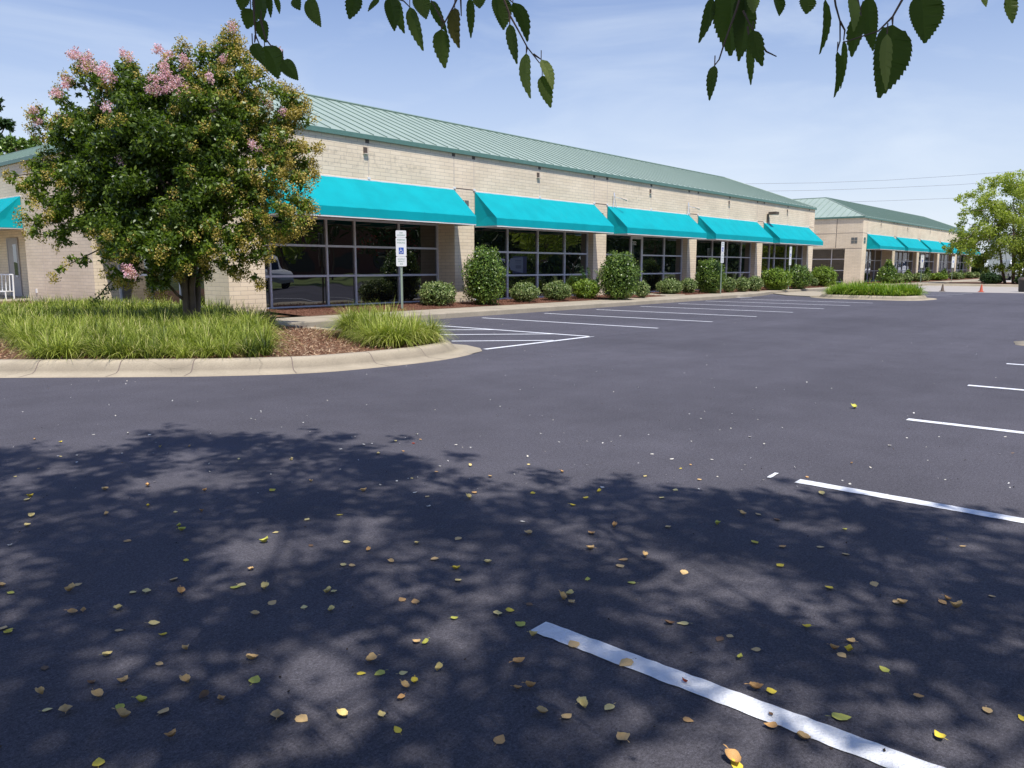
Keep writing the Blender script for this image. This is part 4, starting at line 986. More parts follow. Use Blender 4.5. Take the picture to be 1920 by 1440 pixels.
# seed heads and blossom: panicles on the outside
def panicles(centres, n, rad, L, mat, name, label=None):
    k = len(centres); c = np.repeat(centres, n, 0); d = unit(rng.normal(size=(k*n, 3)))*np.array([1, 1, 1.15])
    P = c+d*rad*(.35+.65*rng.random((k*n, 1))); V_, Q_ = leaves(P, d, L, L*.85, .3)
    return np_mesh(name, V_, Q_, rng.random(len(Q_)), mat, tree)
sm = np.array([s for s in small]); mid = np.array([0.]*3)
camdir = unit(np.array([[0, 0, CH]])-sm[:, :3])
score = np.linalg.norm(sm[:, :3]-cen, axis=1)+.8*np.sum((sm[:, :3]-cen)*camdir, 1)*.6+sm[:, 2]*.25+rng.normal(0, .45, len(sm))
order = np.argsort(-score)
sel = sm[order[:520], :3]; sel = sel+unit(sel-cen)*.16
panicles(sel, 85, .12, .034, M['l_seed'], 'seed_heads')
flow = [(150, 105, 24), (165, 120, 20), (185, 130, 20), (205, 145, 13), (235, 108, 14), (315, 108, 16), (300, 98, 12), (345, 118, 14), (290, 160, 22), (315, 150, 24), (335, 165, 22), (350, 175, 14), (310, 130, 14),
        (125, 155, 12), (105, 175, 11), (65, 205, 9), (70, 225, 9), (125, 230, 15), (120, 222, 11), (500, 195, 9), (530, 215, 9), (475, 268, 8), (525, 98, 5), (435, 50, 7),
        (200, 200, 10), (405, 205, 9), (245, 512, 12), (238, 505, 9), (228, 300, 8), (490, 285, 9), (420, 115, 8), (395, 145, 8)]
pc = []; 
for u, v, r in flow:
    q = at(u, v, D0-.75 if 180 < u < 480 and v > 120 else D0-.2)
    for _ in range(max(2, int(r/3))):
        dd = unit(rng.normal(size=(1, 3)))[0]*r/FPX*D0*.65; pc.append(q+dd)
panicles(np.array(pc), 70, .085, .030, M['l_pink'], 'blossom')
tr = MB(); base = np.array([TX, TY, .1])
stems = [(-.35, .05, 1.9), (-.12, -.1, 2.2), (.1, .05, 2.4), (.28, -.05, 2.0), (.0, .25, 2.1), (.42, .2, 2.2)]
Rx = np.array([cos(YAW), -sin(YAW), 0]); Ry = np.array([sin(YAW), cos(YAW), 0])
for a, b, h in stems:
    top = base+Rx*a*1.2+Ry*b*2+np.array([0, 0, h]); p0 = base+Rx*a*.20+Ry*b*.2
    mid_ = base+Rx*a*.30+Ry*b*.8+np.array([0, 0, h*.45])
    tr.tube([p0, (p0+mid_)/2+rng.normal(size=3)*.01, mid_, (mid_+top)/2+rng.normal(size=3)*.03, top], [.075, .065, .055, .05, .042], 8)
    for _ in range(5):
        bl = blobs[rnd.randrange(len(blobs))]; branch(tr, top if rnd.random() < .6 else (mid_+top)/2, bl[:3], .035, .008, .3)
q = at(172, 566, D0+.4); branch(tr, base+np.array([0, 0, .55]), at(250, 500, D0-.2), .03, .02); branch(tr, at(250, 500, D0-.2), q, .02, .008)
tr.build('trunk', M['bark_tan'], tree, smooth=True)
# low leaning sucker with its own leaves
pp = []
for s in np.linspace(0, 1, 340): pp.append(at(262-90*s+rnd.gauss(0, 4+5*(1-s)), 498+70*s+rnd.gauss(0, 5), D0-.2+.6*s+rnd.gauss(0, .06)))
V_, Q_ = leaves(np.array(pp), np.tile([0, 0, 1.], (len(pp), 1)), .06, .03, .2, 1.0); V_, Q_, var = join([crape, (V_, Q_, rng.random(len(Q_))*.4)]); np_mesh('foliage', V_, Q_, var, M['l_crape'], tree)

def generic_tree(name, x, y, h, r, leafmat, bark, n, leaf, label, trunk_h=.35, group=None, squash=.8, stems=1, zb=0., seedn=0, blossom=None, nb=34):
    t = thing(name, (x, y, zb), label, 'tree', group)
    cz = zb+h*(trunk_h+(1-trunk_h)*.5); rz = h*(1-trunk_h)*.5; bl = []
    for k in range(nb):
        d = unit(rng.normal(size=(1, 3)))[0]; q = rng.uniform(.25, .85)
        bl.append((x+d[0]*r*q, y+d[1]*r*q, cz+d[2]*rz*q, r*rng.uniform(.16, .36)))
    P, d, V_, Q_ = blob_crown(bl, n, leaf, leaf*.6, .6, .3, .4)
    var = np.clip((P[:, 2]-(cz-rz))/(2*rz)*.45+rng.beta(2, 2, n)*.5, 0, 1)
    np_mesh('crown', V_, Q_, var, leafmat, t)
    if blossom is not None:
        ii = rng.choice(n, 900); V2, Q2 = leaves(P[ii]+rng.normal(size=(900, 3))*.1, d[ii], .16, .14, .3); np_mesh('blossom', V2, Q2, rng.random(900), blossom, t)
    tb = MB()
    for s in range(stems):
        a = 2*pi*s/max(1, stems)+.4; o0 = (.12 if stems > 1 else 0)*h*.12; top = (x+cos(a)*o0*2.6, y+sin(a)*o0*2.6, zb+h*(trunk_h+.35))
        rr = h*.02/(1 if stems == 1 else 1.4); branch(tb, (x+cos(a)*o0, y+sin(a)*o0, zb-.1), top, rr, rr*.4, .12)
        for _ in range(7):
            b = bl[rnd.randrange(nb)]; f = rnd.uniform(.45, .95); p = np.array([x+cos(a)*o0*(1+1.6*f), y+sin(a)*o0*(1+1.6*f), zb+h*(trunk_h+.35)*f]); branch(tb, p, b[:3], rr*.4, rr*.1, .3)
    tb.build('trunk', bark, t, smooth=True); return t
# birch at right: lobes surveyed from the picture
BX, BY = 69.5, 9.3
bt = thing('birch_tree', (BX, BY, .14), 'bright yellow green birch with several stems at the right end of the drive', 'tree'); DB = depth(BX, BY, 3)
bl = []
for u, v, r in ((1880, 350, 28), (1905, 345, 26), (1850, 375, 30), (1815, 368, 14), (1800, 372, 9), (1825, 400, 28), (1870, 410, 40), (1910, 400, 40), (1935, 370, 40), (1950, 430, 50), (1835, 440, 36), (1880, 460, 40), (1805, 440, 20), (1795, 462, 18), (1780, 468, 10),
                (1815, 470, 24), (1850, 480, 26), (1920, 470, 40), (1960, 480, 36), (1840, 350, 12), (1860, 340, 14), (1800, 420, 10), (1895, 328, 10), (1875, 500, 14), (1835, 495, 12), (1905, 500, 18), (1770, 462, 5), (1808, 395, 12)):
    p = at(u, v, DB+rnd.uniform(-1.2, 1.2)); bl.append((p[0], p[1], p[2], r/FPX*DB))
sb = []
for x, y, z, r in bl:
    for _ in range(10): d = unit(rng.normal(size=(1, 3)))[0]; q = r*rng.uniform(.2, 1.0); sb.append((x+d[0]*q, y+d[1]*q, z+d[2]*q, r*rng.uniform(.28, .5)))
P, d, V_, Q_ = blob_crown(sb, 30000, .16, .10, .5, .1, .8)
np_mesh('crown', V_, Q_, np.clip((P[:, 2]-2)/8*.5+rng.beta(2, 2, len(P))*.6, 0, 1), M['l_birch'], bt)
tb = MB()
for a, bb in ((-1.6, .2), (-.8, -.3), (.1, .2), (.7, 0), (1.8, .2), (2.6, -.2)):
    p0 = np.array([BX, BY, .1])+Rx*a*.35+Ry*bb; top = np.array([BX, BY, 6.2])+Rx*a*1.3+Ry*bb*2
    branch(tb, p0, top, .11, .02, .06)
    for _ in range(5): q = bl[rnd.randrange(len(bl))]; branch(tb, p0+(top-p0)*rnd.uniform(.4, .95), q[:3], .03, .01, .25)
tb.build('trunk', M['bark'], bt, smooth=True)

# trees far behind on the left
def far_tree(u0, v0, lobes_, dist, mat, leaf, n, name, label, bark):
    p = at(u0, v0, dist); t = thing(name, (p[0], p[1], 0), label, 'tree'); bl = []
    for u, v, r in lobes_:
        q = at(u, v, dist+rnd.uniform(-1.5, 1.5)); 
        for _ in range(6): d = unit(rng.normal(size=(1, 3)))[0]; k = r/FPX*dist; w = k*rng.uniform(.2, .9); bl.append((q[0]+d[0]*w, q[1]+d[1]*w, q[2]+d[2]*w, k*rng.uniform(.25, .45)))
    P, d, V_, Q_ = blob_crown(bl, n, leaf, leaf*.5, .5, .2); np_mesh('crown', V_, Q_, rng.beta(2, 2, n), mat, t)
    tb = MB(); tb.tube([(p[0], p[1], 0), (p[0]+.2, p[1], p[2]*.6), (p[0], p[1], p[2])], [.35, .28, .12], 8)
    for _ in range(10): q = bl[rnd.randrange(len(bl))]; tb.tube([(p[0], p[1], p[2]*rnd.uniform(.7, .98)), q[:3]], [.1, .04], 5)
    tb.build('trunk', bark, t); return t
far_tree(-12, 190, ((-5, 195, 12), (-30, 200, 25), (5, 232, 12), (20, 236, 10), (-20, 240, 25), (-5, 262, 14), (8, 275, 12), (-30, 280, 30)), 85, M['l_dark'], .45, 5200, 'pine_tree', 'tall dark pine reaching into the sky at the left edge', M['bark'])
far_tree(35, 262, ((20, 272, 20), (45, 268, 18), (65, 265, 12), (30, 292, 26), (62, 285, 20), (-5, 290, 24), (78, 275, 7)), 78, M['l_holly'], .40, 6000, 'oak_tree', 'green broad crowned tree behind the roof at the left', M['bark'])

# trees across the lot, seen mirrored in the windows
spots = [(24, -9, 6.5, 3.2, 'l_dark'), (33, -12, 7.5, 3.8, 'l_birch'), (41, -9, 6.5, 3.2, 'l_dark'), (50, -14, 8.5, 4.2, 'l_dark'), (60, -10, 7.5, 3.6, 'l_birch'), (71, -16, 9, 4.6, 'l_dark'), (84, -12, 8.5, 4.4, 'l_dark'), (100, -16, 10, 5.5, 'l_dark'), (118, -12, 10, 5.5, 'l_birch'), (140, -18, 12, 6.5, 'l_dark'), (45, -22, 11, 5.5, 'l_dark'), (64, -26, 12, 6, 'l_dark'), (90, -28, 13, 7, 'l_dark')]
for k, (x, y, h, r, mt) in enumerate(spots):
    generic_tree('shade_tree', x, y, h, r, M[mt], M['bark'], 3800, .30, 'leafy tree across the car park, mirrored as dark green in the storefront glass', .22, 'trees across the car park', blossom=M['l_red'] if k in (0, 2) else None)
n = 26000; P = np.stack([rng.uniform(15, 260, n), rng.uniform(-62, -44, n), np.zeros(n)], 1)
P[:, 2] = rng.random(n)**.8*(12+3*np.sin(P[:, 0]*.16)+2*np.sin(P[:, 0]*.41))
V_, Q_ = leaves(P, np.tile([0, 1., .3], (n, 1)), 1.5, 1.0, .5)
tag(np_mesh('woodland', V_, Q_, rng.random(n), M['l_dark']), 'dark wood closing the view across the car park, seen only in the glass', 'woodland', kind='stuff')
b_ = thing('brick_building', (20, -42, 0), 'low red brick building across the car park, mirrored in the glass', 'building')
MB().box(-10, 75, -52, -42, 0, 6.5).build('wall', M['redbrick'], b_); MB().box(-10.3, 75.3, -52.3, -41.7, 6.5, 6.9).build('roof', M['dark'], b_)
mb = MB()
for k in range(12): mb.box(-6+k*6.6, -2.5+k*6.6, -41.99, -41.9, 1, 3.2)
mb.build('windows', M['dark'], b_)
sheet('lawn', [(18, -7), (130, -7), (130, -60), (18, -60)], .012, flat('lawn_green', (.13, .17, .04), .95, noise=.3, nscale=2), 'lawn across the car park')

for x, y, h, r in ((-7.5, -5.5, 9.5, 4.6), (4.5, -9.0, 9, 4.2), (-2.5, -11, 10, 5)):  # unseen trees added to cut sky fill and deepen the foreground shade
    generic_tree('shade_tree', x, y, h, r, M['l_birch'], M['bark'], 9000, .22, 'added leafy birch, unseen behind the viewer, holding back sky light', .25, 'added birches blocking sky light behind the viewer')
# ------------------------------------------------------------------ shade birch overhead
ov = thing('birch_tree', (-2.0, -1.9, 0), 'birch overhead whose serrated leaves hang into the top of the picture', 'tree')
cl = []
edge = [(1.0, 7.6), (1.8, 6.9), (2.3, 6.0), (3.0, 6.3), (3.75, 5.4), (3.75, 4.6), (3.6, 3.9), (3.4, 3.3), (3.9, 3.0), (4.25, 2.7), (4.25, 2.2), (4.35, 1.9), (4.7, 1.6), (4.75, 1.2), (4.85, .8), (4.75, .2), (4.5, -.6), (3.5, -2), (1.0, -3), (-2.5, -2), (-3.5, 1), (-3.2, 4), (-1.6, 6.2), (0, 7.0)]
ea = np.array(edge)
def in_edge(x, y, m=1.): return inside(np.array([x]), np.array([y]), [((a-1)*m+1, (b-2)*m+2) for a, b in edge])[0]
sunk = np.array([.2093, .4651])        # shadow shift per metre of height
tries = 0; clumps = []
hole = [(rnd.uniform(.3, 4.6), rnd.uniform(.2, 4.2), rnd.uniform(.12, .24)) for _ in range(15)]+[(2.3, 1.0, .34), (2.34, .45, .36), (2.45, .05, .34), (1.75, .75, .3), (3.3, 1.6, .3), (2.2, 3.2, .3), (1.5, 2.3, .28), (4.4, .6, .30), (1.05, 3.5, .22), (3.1, 1.1, .28), (1.1, 2.6, .15), (1.0, 4.3, .3), (2.3, 1.0, .22), (1.75, 1.2, .22)]
while len(clumps) < 1080 and tries < 30000:
    tries += 1
    gx, gy = rnd.uniform(-3.6, 5.6), rnd.uniform(-3.2, 7.9)
    if not in_edge(gx, gy, .97): continue
    if any(hypot(gx-a, gy-b) < r and rnd.random() < .75 for a, b, r in hole): continue
    z = rnd.uniform(4.8, 8.2)
    if rnd.random() > .99: continue
    clumps.append((gx-sunk[0]*z, gy-sunk[1]*z, z, rnd.uniform(.16, .36)))
for a, b in edge[:17]:                  # ragged fringe sprays
    for _ in range(7):
        k = rnd.uniform(.93, 1.05); z = rnd.uniform(4.3, 6.6); gx, gy = (a-1)*k+1+rnd.gauss(0, .12), (b-2)*k+2+rnd.gauss(0, .12)
        clumps.append((gx-sunk[0]*z, gy-sunk[1]*z, z, rnd.uniform(.07, .17)))
P, d, V_, Q_ = blob_crown(clumps, 100000, .088, .064, .3, .1, .8)
np_mesh('crown', V_, Q_, rng.random(len(Q_)), M['l_over'], ov)
tb = MB(); tb.tube([(-2.0, -1.9, -.1), (-1.95, -1.8, 1.5), (-1.7, -1.6, 3.2), (-1.4, -1.5, 5.0), (-1.1, -1.2, 7.0)], [.17, .14, .12, .09, .05], 10)
tb.tube([(-2.1, -2.1, -.1), (-2.4, -2.3, 1.5), (-2.7, -2.4, 3.4), (-2.6, -2.0, 5.5)], [.13, .11, .09, .05], 9)
for _ in range(46):
    q = clumps[rnd.randrange(len(clumps))]; z = rnd.uniform(3.0, 6.4); branch(tb, (-1.95+.1*(z-1.5), -1.8+.1*(z-1.5), z), q[:3], .035, .008, .35, 6)
tb.build('trunk', M['birchbark'], ov, smooth=True)

def hleaf(name, b, t, wd, n_, mat, parent, fold=.12, teeth=9):
    """serrated ovate leaf from base point b to tip t, width wd, facing n_"""
    b = np.array(b); t = np.array(t); ax = t-b; L = np.linalg.norm(ax); ax /= L
    n_ = np.array(n_, float); n_ = n_-ax*np.dot(n_, ax); n_ /= np.linalg.norm(n_)+1e-9; s = np.cross(ax, n_)
    def half(u):
        w = (u**.5)*((1-u)**.95)/.393 if u < 1 else 0
        return max(0., w)*wd/2
    vs = []; fs = []
    K = teeth*2
    mids = []; lefts = []; rights = []; swing = rnd.uniform(-.09, .09)*L; asy = rnd.uniform(-.14, .14)
    for k in range(K+1):
        u = k/K; w = half(u)*(1 + ((.09 if k % 2 else -.05) if teeth < 12 else (.05 if k % 2 else -.03))) + (0 if 0 < k < K else 0); bend = .10*L*u*u
        m0 = b+ax*L*u-n_*bend+s*swing*sin(pi*u)
        uu = min(1, u+.035 if k % 2 else u)
        mids.append(tuple(m0)); lefts.append(tuple(m0+ax*L*(uu-u)+s*w*(1+asy)+n_*w*fold)); rights.append(tuple(m0+ax*L*(uu-u)-s*w*(1-asy)+n_*w*fold*rnd.uniform(.6, 1.3)))
    vs = mids+lefts+rights; k1 = K+1
    for k in range(K): fs += [(k, k+1, k1+k+1, k1+k), (k, 2*k1+k, 2*k1+k+1, k+1)]
    mb = MB(); mb.add(vs, fs); o = mb.build(name, mat, parent)
    a = o.data.attributes.new('var', 'FLOAT', 'FACE'); v0 = rnd.uniform(.1, .6); a.data.foreach_set('value', [v0+(.12 if i % 2 else 0) for i in range(len(o.data.polygons))])
    return o
hang_dark = leafy('hanging_leaf', [(.055, .085, .020), (.09, .13, .03), (.15, .20, .05)], .5, .5, .25)
hang_lite = leafy('hanging_leaf_pale', [(.20, .24, .08), (.28, .33, .10), (.35, .4, .14)], .4, .5, .25)
hang_rust = leafy('hanging_leaf_rust', [(.08, .08, .018), (.12, .10, .02), (.18, .10, .02)], .35, .5, .25)
def spray(ox, oy, sc, twigs, lvs, label, dist):
    tops = at(ox+twigs[0][0][0]/sc, oy+twigs[0][0][1]/sc-30, dist)
    mb = MB()
    for tw in twigs:
        pts = [at(ox+x/sc, oy+y/sc, dist) for x, y in tw]
        r0 = .0017; mb.tube(pts, [r0*(1-.55*k/(len(pts)-1)) for k in range(len(pts))], 5)
    # long drooping bough that carries the spray up into the crown
    a = at(ox+twigs[0][0][0]/sc, oy+twigs[0][0][1]/sc, dist)
    up = [a, a+np.array([-.02, -.03, .35]), a+np.array([-.10, -.12, .9]), a+np.array([-.3, -.3, 1.9]), a+np.array([-.9, -.9, 3.2])]
    mb.tube(up, [.0017, .003, .005, .008, .014], 6)
    tp = mb.build('drooping_twig', M['bark'], ov)
    for x0, y0, x1, y1, w, *k in lvs:
        dd = dist+rnd.uniform(-.06, .06); mt = {None: hang_dark, 'l': hang_lite, 'r': hang_rust}[k[0] if k else None]
        b0 = at(ox+x0/sc, oy+y0/sc, dd); t0 = at(ox+x1/sc, oy+y1/sc, dd)
        nn = -_F+_R2*rnd.uniform(-.5, .5)+np.array([0, 0, rnd.uniform(-.1, .4)])
        hleaf('leaf', b0, t0, w/sc/FPX*dd*(1.2 if w < 80 else 1.0), nn, mt, tp, fold=rnd.uniform(.08, .3), teeth=8 if w < 80 else 15)
        MB().tube([b0, b0+np.array([0, 0, .012])], .0008, 4).build('leaf_stalk', M['bark'], tp)
spray(420, 0, 3, [[(165, -40), (170, 90), (178, 200), (200, 250)], [(205, 100), (235, 220), (270, 265)], [(178, 200), (172, 240)]],
      [(110, -30, 95, 55, 62), (210, -40, 205, 125, 112), (150, 48, 130, 160, 78), (210, 108, 235, 235, 62), (290, -20, 310, 75, 26), (250, -30, 262, 95, 30), (160, 246, 222, 362, 62), (228, 258, 300, 437, 132), (332, 338, 413, 447, 84)], 'leaf spray', 1.02)
spray(420, 0, 3, [[(400, -40), (402, -5)], [(400, -40), (480, -10)]], [(400, -14, 425, 55, 52), (478, -12, 540, 145, 84)], '', 1.15)
spray(420, 0, 3, [[(760, -60), (745, -25)], [(760, -60), (870, -30), (930, -20), (1010, 5), (1045, 40)], [(930, -20), (960, 0)]],
      [(745, -32, 703, 103, 78), (874, -5, 808, 62, 26), (930, -14, 952, 168, 94), (962, -8, 1010, 182, 54), (1045, 38, 1112, 280, 62), (1090, -34, 1135, 102, 98)], '', 1.1)
spray(420, 0, 3, [[(1330, -50), (1290, 40), (1240, 130), (1222, 165)], [(1330, -50), (1335, 90)], [(1240, 130), (1165, 5)]],
      [(1165, 3, 1250, 180, 48), (1222, 163, 1245, 377, 78), (1298, 43, 1318, 264, 64, 'r'), (1385, -14, 1392, 207, 40), (1440, -24, 1437, 45, 62)], '', 1.1)
spray(420, 0, 3, [[(1560, -40), (1610, 90), (1660, 180), (1705, 265), (1775, 355)], [(1605, 80), (1608, 135)], [(1705, 265), (1700, 300)], [(1740, 305), (1785, 335)], [(1560, -40), (1625, 15)]],
      [(1542, -24, 1575, 160, 114), (1625, 13, 1705, 228, 64), (1606, 134, 1640, 356, 54), (1700, 298, 1722, 547, 54, 'l'), (1784, 334, 1850, 500, 50, 'l'), (1790, 424, 1843, 600, 70)], '', 1.12)
spray(1280, 0, 3, [[(330, -40), (300, 60), (235, 240), (205, 335), (180, 368)], [(340, 60), (395, 172)], [(365, 150), (378, 240)], [(395, 172), (470, 290), (528, 318)]],
      [(168, -14, 92, 232, 52), (275, -70, 268, 300, 190), (345, -30, 320, 330, 130), (400, -40, 400, 70, 60, 'l'), (180, 367, 150, 560, 48), (378, 238, 390, 472, 40), (395, 170, 455, 366, 78)], '', 1.05)
spray(1280, 0, 3, [[(540, -60), (530, -20)], [(540, -60), (700, -20)]], [(528, -24, 550, 85, 88), (698, -18, 697, 76, 78)], '', 1.2)
spray(1280, 0, 3, [[(850, -40), (860, 30), (885, 120), (885, 230), (868, 290)], [(885, 120), (912, 170), (905, 225)], [(850, -40), (802, -8)], [(980, -20), (1005, 90)]],
      [(802, -6, 785, 297, 44), (870, 288, 862, 542, 44), (907, 224, 900, 492, 32), (945, -26, 972, 170, 60, 'l'), (1000, 85, 952, 312, 74), (1040, -18, 1078, 275, 96)], '', 1.1)
spray(1280, 0, 3, [[(1245, -20), (1180, 95), (1100, 175), (900, 240)], [(1180, 95), (1180, 140)]],
      [(1181, 138, 1120, 537, 218), (1150, 190, 1160, 500, 60, 'l'), (1342, -26, 1372, 233, 194)], '', 1.0)
spray(1280, 0, 3, [[(1800, -50), (1845, -25)]], [(1846, -28, 1866, 126, 74), (1690, -40, 1712, 36, 36, 'l')], '', 1.15)

# ------------------------------------------------------------------ fallen leaves
LC = dict(y=('yellow', (.85, .66, .08)), t=('tan', (.80, .54, .24)), p=('pale cream', (.93, .74, .30)), g=('olive green', (.62, .60, .12)), o=('orange brown', (.68, .40, .16)), b=('brown', (.20, .12, .07)), w=('bleached white', (.80, .76, .66)), r=('rust red', (.30, .05, .02)))
LM = {k: flat('fallen_leaf_%s' % v[0].replace(' ', '_'), v[1], .6, spec=.25, noise=.25, nscale=40) for k, v in LC.items()}
def leafmesh(seed, mat, curl):
    r = random.Random(seed); vs = []; K = 8; Lf = 1.0; fs = []
    wd = r.uniform(.55, .85)
    for k in range(K+1):
        u = k/K; w = wd/2*(sin(pi*min(1, u**.7))**.85)*(1+r.uniform(-.1, .1)); z = curl*(.5*(2*u-1)**2)
        tw = curl*.6*(u-.5)
        vs += [(u-.5, 0, z), (u-.5, w, z+curl*w*1.3+tw*w), (u-.5, -w, z+curl*w*1.3-tw*w)]
    for k in range(K): a = 3*k; fs += [(a, a+3, a+4, a+1), (a, a+2, a+5, a+3)]
    st = len(vs); vs += [(-.5, -.012, curl*.5), (-.5, .012, curl*.5), (-.72, .0, curl*.5+.06*curl), (-.85, r.uniform(-.1, .1), curl*.55)]
    fs += [(st, st+1, st+2, st+3)]
    me = bpy.data.meshes.new('fallen_leaf'); zmin = min(v[2] for v in vs); me.from_pydata([(a, b, c-zmin) for a, b, c in vs], [], fs); me.materials.append(mat)
    me.polygons.foreach_set('use_smooth', [True]*len(fs)); return me
LMESH = {(k, j): leafmesh(hash(k) % 97+j*31 if False else ord(k)+j*31, LM[k], (.05, .25, .55, .9)[j]) for k in LC for j in range(4)}
def zone(u, v): return 'sun' if v < 865 else 'shade'
def fleaf(u, v, c, size=None, label=None, j=None, rot=None, onstripe=False):
    x, y = G(u, v, 0); j = rnd.randrange(4) if j is None else j
    o = bpy.data.objects.new('fallen_leaf', LMESH[(c, j)]); link(o)
    s = size or rnd.uniform(.030, .050); o.scale = (s, s, s*rnd.uniform(.8, 1.2)); o.location = (x, y, .006 if onstripe else .003)
    o.rotation_euler = (rnd.uniform(-.15, .15), rnd.uniform(-.15, .15), rnd.uniform(0, 2*pi) if rot is None else rot)
    n = LC[c][0]; curl = ('flat', 'slightly cupped', 'curled', 'tightly curled')[j]
    where = 'sunlit asphalt' if zone(u, v) == 'sun' else 'shaded asphalt'
    if label: tag(o, label, 'leaf', 'fallen leaves on the asphalt')
    else: tag(o, '%s %s fallen birch leaf on %s' % (curl, n, where), 'leaf', '%s %s fallen leaves on %s' % (curl, n, where))
    return o
CA = "130,50,o 228,60,y 350,31,w 480,28,w 560,32,w 228,113,p 290,110,w 145,158,t 58,188,p 115,266,y 100,277,p 120,340,p 102,375,p 37,450,w 395,238,t 398,333,t 553,226,o 555,301,y 710,77,t 600,80,p 768,243,o 755,320,o 672,376,g 683,392,g 658,321,p 480,430,o 698,502,y 895,122,p 1095,118,p 1092,128,p 1020,241,y 1165,208,t 1152,351,p 1275,332,y 1033,398,p 990,437,g 1165,447,b 1300,436,p 1365,245,t 1380,468,o 1287,522,p 1321,524,t 1467,511,t 1563,441,p 1545,195,p 1557,248,w 1603,263,t 1637,170,o 1650,150,w 1277,85,w 1365,70,w 1417,104,p 1484,57,p 1563,32,w 1551,64,r 1577,50,o 1513,95,o 1710,72,w 1764,150,p 1838,190,t 1760,272,p 1780,250,o 1607,303,w 1628,500,t 1717,422,t 1712,537,y 1717,580,p 1830,513,p 942,539,t 653,576,t 680,628,o 497,626,p 550,620,p 292,594,t 259,620,t 43,628,g 6,602,t 313,693,o 275,700,o 443,688,p 10,757,t 35,763,y 32,774,y 578,742,p 610,786,y 447,766,t 403,862,p 698,840,t 600,895,t 958,708,t 908,595,p 880,604,g 993,611,p 1022,662,t 1140,678,p 1228,625,p 1252,621,p 1240,693,p 1557,657,o 1507,650,o 1704,722,g 1912,693,y 1865,704,p 945,876,t 1390,882,t 1355,928,y 1423,927,g 1513,926,p 1554,963,y 1521,981,t 1643,917,p 1593,816,g 1560,812,t 1502,1025,o 343,967,b 459,963,t 158,1008,t 367,1016,t 703,963,t 957,951,g 178,1064,p 246,1072,t 452,1060,g 531,1037,g 616,1073,t 461,1095,t 830,1028,o 763,1017,b 1040,1092,t 1133,1099,t 1285,1090,p 1430,1088,p 642,1167,o 1490,1139,y 1875,1176,o 168,908,b"
CB = "500,188,p 613,238,p 632,158,y 670,145,o 703,201,t 338,229,w 325,247,y 278,270,y 228,299,y 77,252,y 40,357,w 64,405,t 297,404,o 383,378,o 291,461,t 585,378,t 560,269,p 770,370,g 865,331,t 922,331,t 995,352,b 1248,388,g 911,437,y 1015,453,o 1157,453,t 1252,482,t 1007,524,y 1691,450,t 407,524,t 417,500,o 500,491,t 645,549,t 284,575,g 448,587,g 213,634,p 222,663,t 190,650,t 640,740,p 591,743,b 1187,608,y 1359,593,t 1632,653,o 1616,663,o 1665,682,t 1800,640,t 1464,669,t 1443,664,t 1105,755,y 30,745,g 79,789,p 818,788,t 778,799,b 914,838,t 855,870,g 1208,838,o 1268,811,t 1262,846,y 1238,860,t 1394,912,g 27,888,o 69,981,o 22,986,o 263,1032,p 271,1057,p 364,1061,p 113,1078,t 206,1093,t 661,1103,o 415,1175,t 917,988,o 973,998,y 1525,1016,o 1783,1071,t 1604,1170,y 968,1130,o 1093,1175,t 1913,1096,y 1106,192,o 1162,255,p 1273,140,o 1878,100,o 1415,74,w 1850,39,w 945,70,w 892,41,w 526,104,w 600,124,w 750,126,w 62,143,p 187,173,o 840,1270,y 66,668,b"
for s, (ox, oy) in ((CA, (0, 800)), (CB, (960, 800))):
    for tk in s.split():
        a, b, c = tk.split(','); u, v = ox+float(a)/2, oy+float(b)/2
        fleaf(u, v, c, size=(rnd.uniform(.022, .034) if c == 'w' or v < 900 else None))
fleaf(185, 1431, 'y', .055, 'bright yellow leaf at the bottom left of the asphalt', 0)
fleaf(1578, 1346, 'g', .062, 'fresh green leaf to the right of the nearest stripe', 0)
fleaf(1075, 1210, 't', .055, 'round tan leaf on the near end of the closest stripe', 0, onstripe=True)
fleaf(1173, 1246, 't', .06, 'oval golden leaf lying across the closest stripe', 0, onstripe=True)
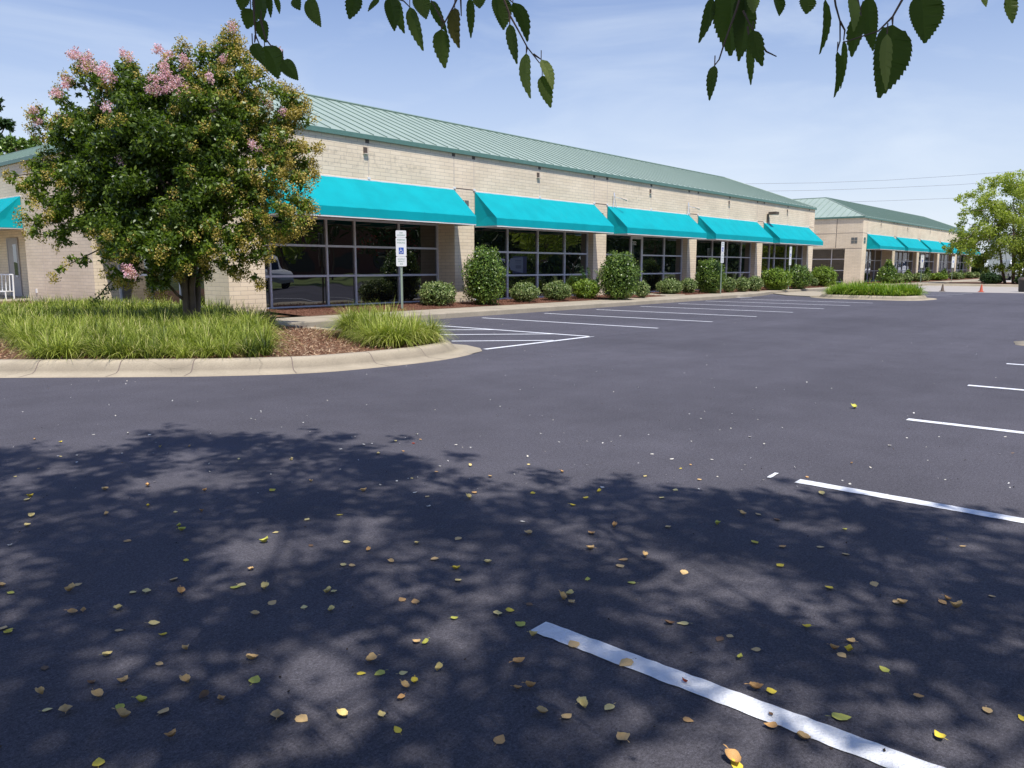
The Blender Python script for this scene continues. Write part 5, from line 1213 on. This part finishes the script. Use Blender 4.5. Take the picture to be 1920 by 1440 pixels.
fleaf(1376, 1430, 'o', .065, 'orange leaf at the bottom edge left of the closest stripe', 2)
fleaf(1283, 1281, 'r', .028, 'small dark red leaf scrap on the closest stripe', 2, onstripe=True)
fleaf(1446, 1344, 'b', .022, 'tiny brown scrap on the closest stripe, farther down', 2, onstripe=True)
fleaf(1602, 766, 'g', .07, 'small green leaf tuft on the open sunlit asphalt', 3)
# uncountable flecks farther out
n = 320; U_ = rng.uniform(0, 1920, n); Vv = 572+rng.random(n)**.9*350; keep = rng.random(n) < np.where(Vv < 720, .7, .8); U_, Vv = U_[keep], Vv[keep]
pts = np.array([G(u, v, 0) for u, v in zip(U_, Vv)]); okk = ~inside(pts[:, 0], pts[:, 1], [tuple(p) for p in isl]+[(10, 20), (-9, 30)]) & (pts[:, 1] < 14.8) & (pts[:, 0] < 49)
pts = pts[okk]; P = np.concatenate([pts, np.full((len(pts), 1), .008)], 1)
P += rng.normal(size=P.shape)*np.array([.1, .1, 0]); V_, Q_ = leaves(P, np.tile([0, 0, 1.], (len(P), 1)), .019, .015, 1.2)
V_[:, 2] = np.maximum(V_[:, 2], .005)
tag(np_mesh('leaf_litter', V_, Q_, rng.random(len(Q_)), leafy('pale_flecks', [(.55, .50, .38), (.75, .72, .62), (.85, .83, .78)], 0, .6, .3)), 'tiny pale leaf flecks scattered over the sunlit asphalt', 'leaf litter', kind='stuff')
n = 1500; pts = np.stack([rng.uniform(.3, 16, n), rng.uniform(-2, 12, n)], 1); okk = ~inside(pts[:, 0], pts[:, 1], [tuple(p) for p in isl]+[(10, 20), (-9, 30)]); pts = pts[okk]
P = np.concatenate([pts, np.full((len(pts), 1), .006)], 1); V_, Q_ = leaves(P, np.tile([0, 0, 1.], (len(P), 1)), .011, .008, .8); V_[:, 2] = np.maximum(V_[:, 2], .003)
tag(np_mesh('debris', V_, Q_, rng.random(len(Q_)), leafy('dark_crumbs', [(.012, .012, .012), (.04, .03, .025), (.10, .07, .04)], 0, .8, .1)), 'dark crumbs and twig bits sprinkled on the asphalt', 'debris', kind='stuff')
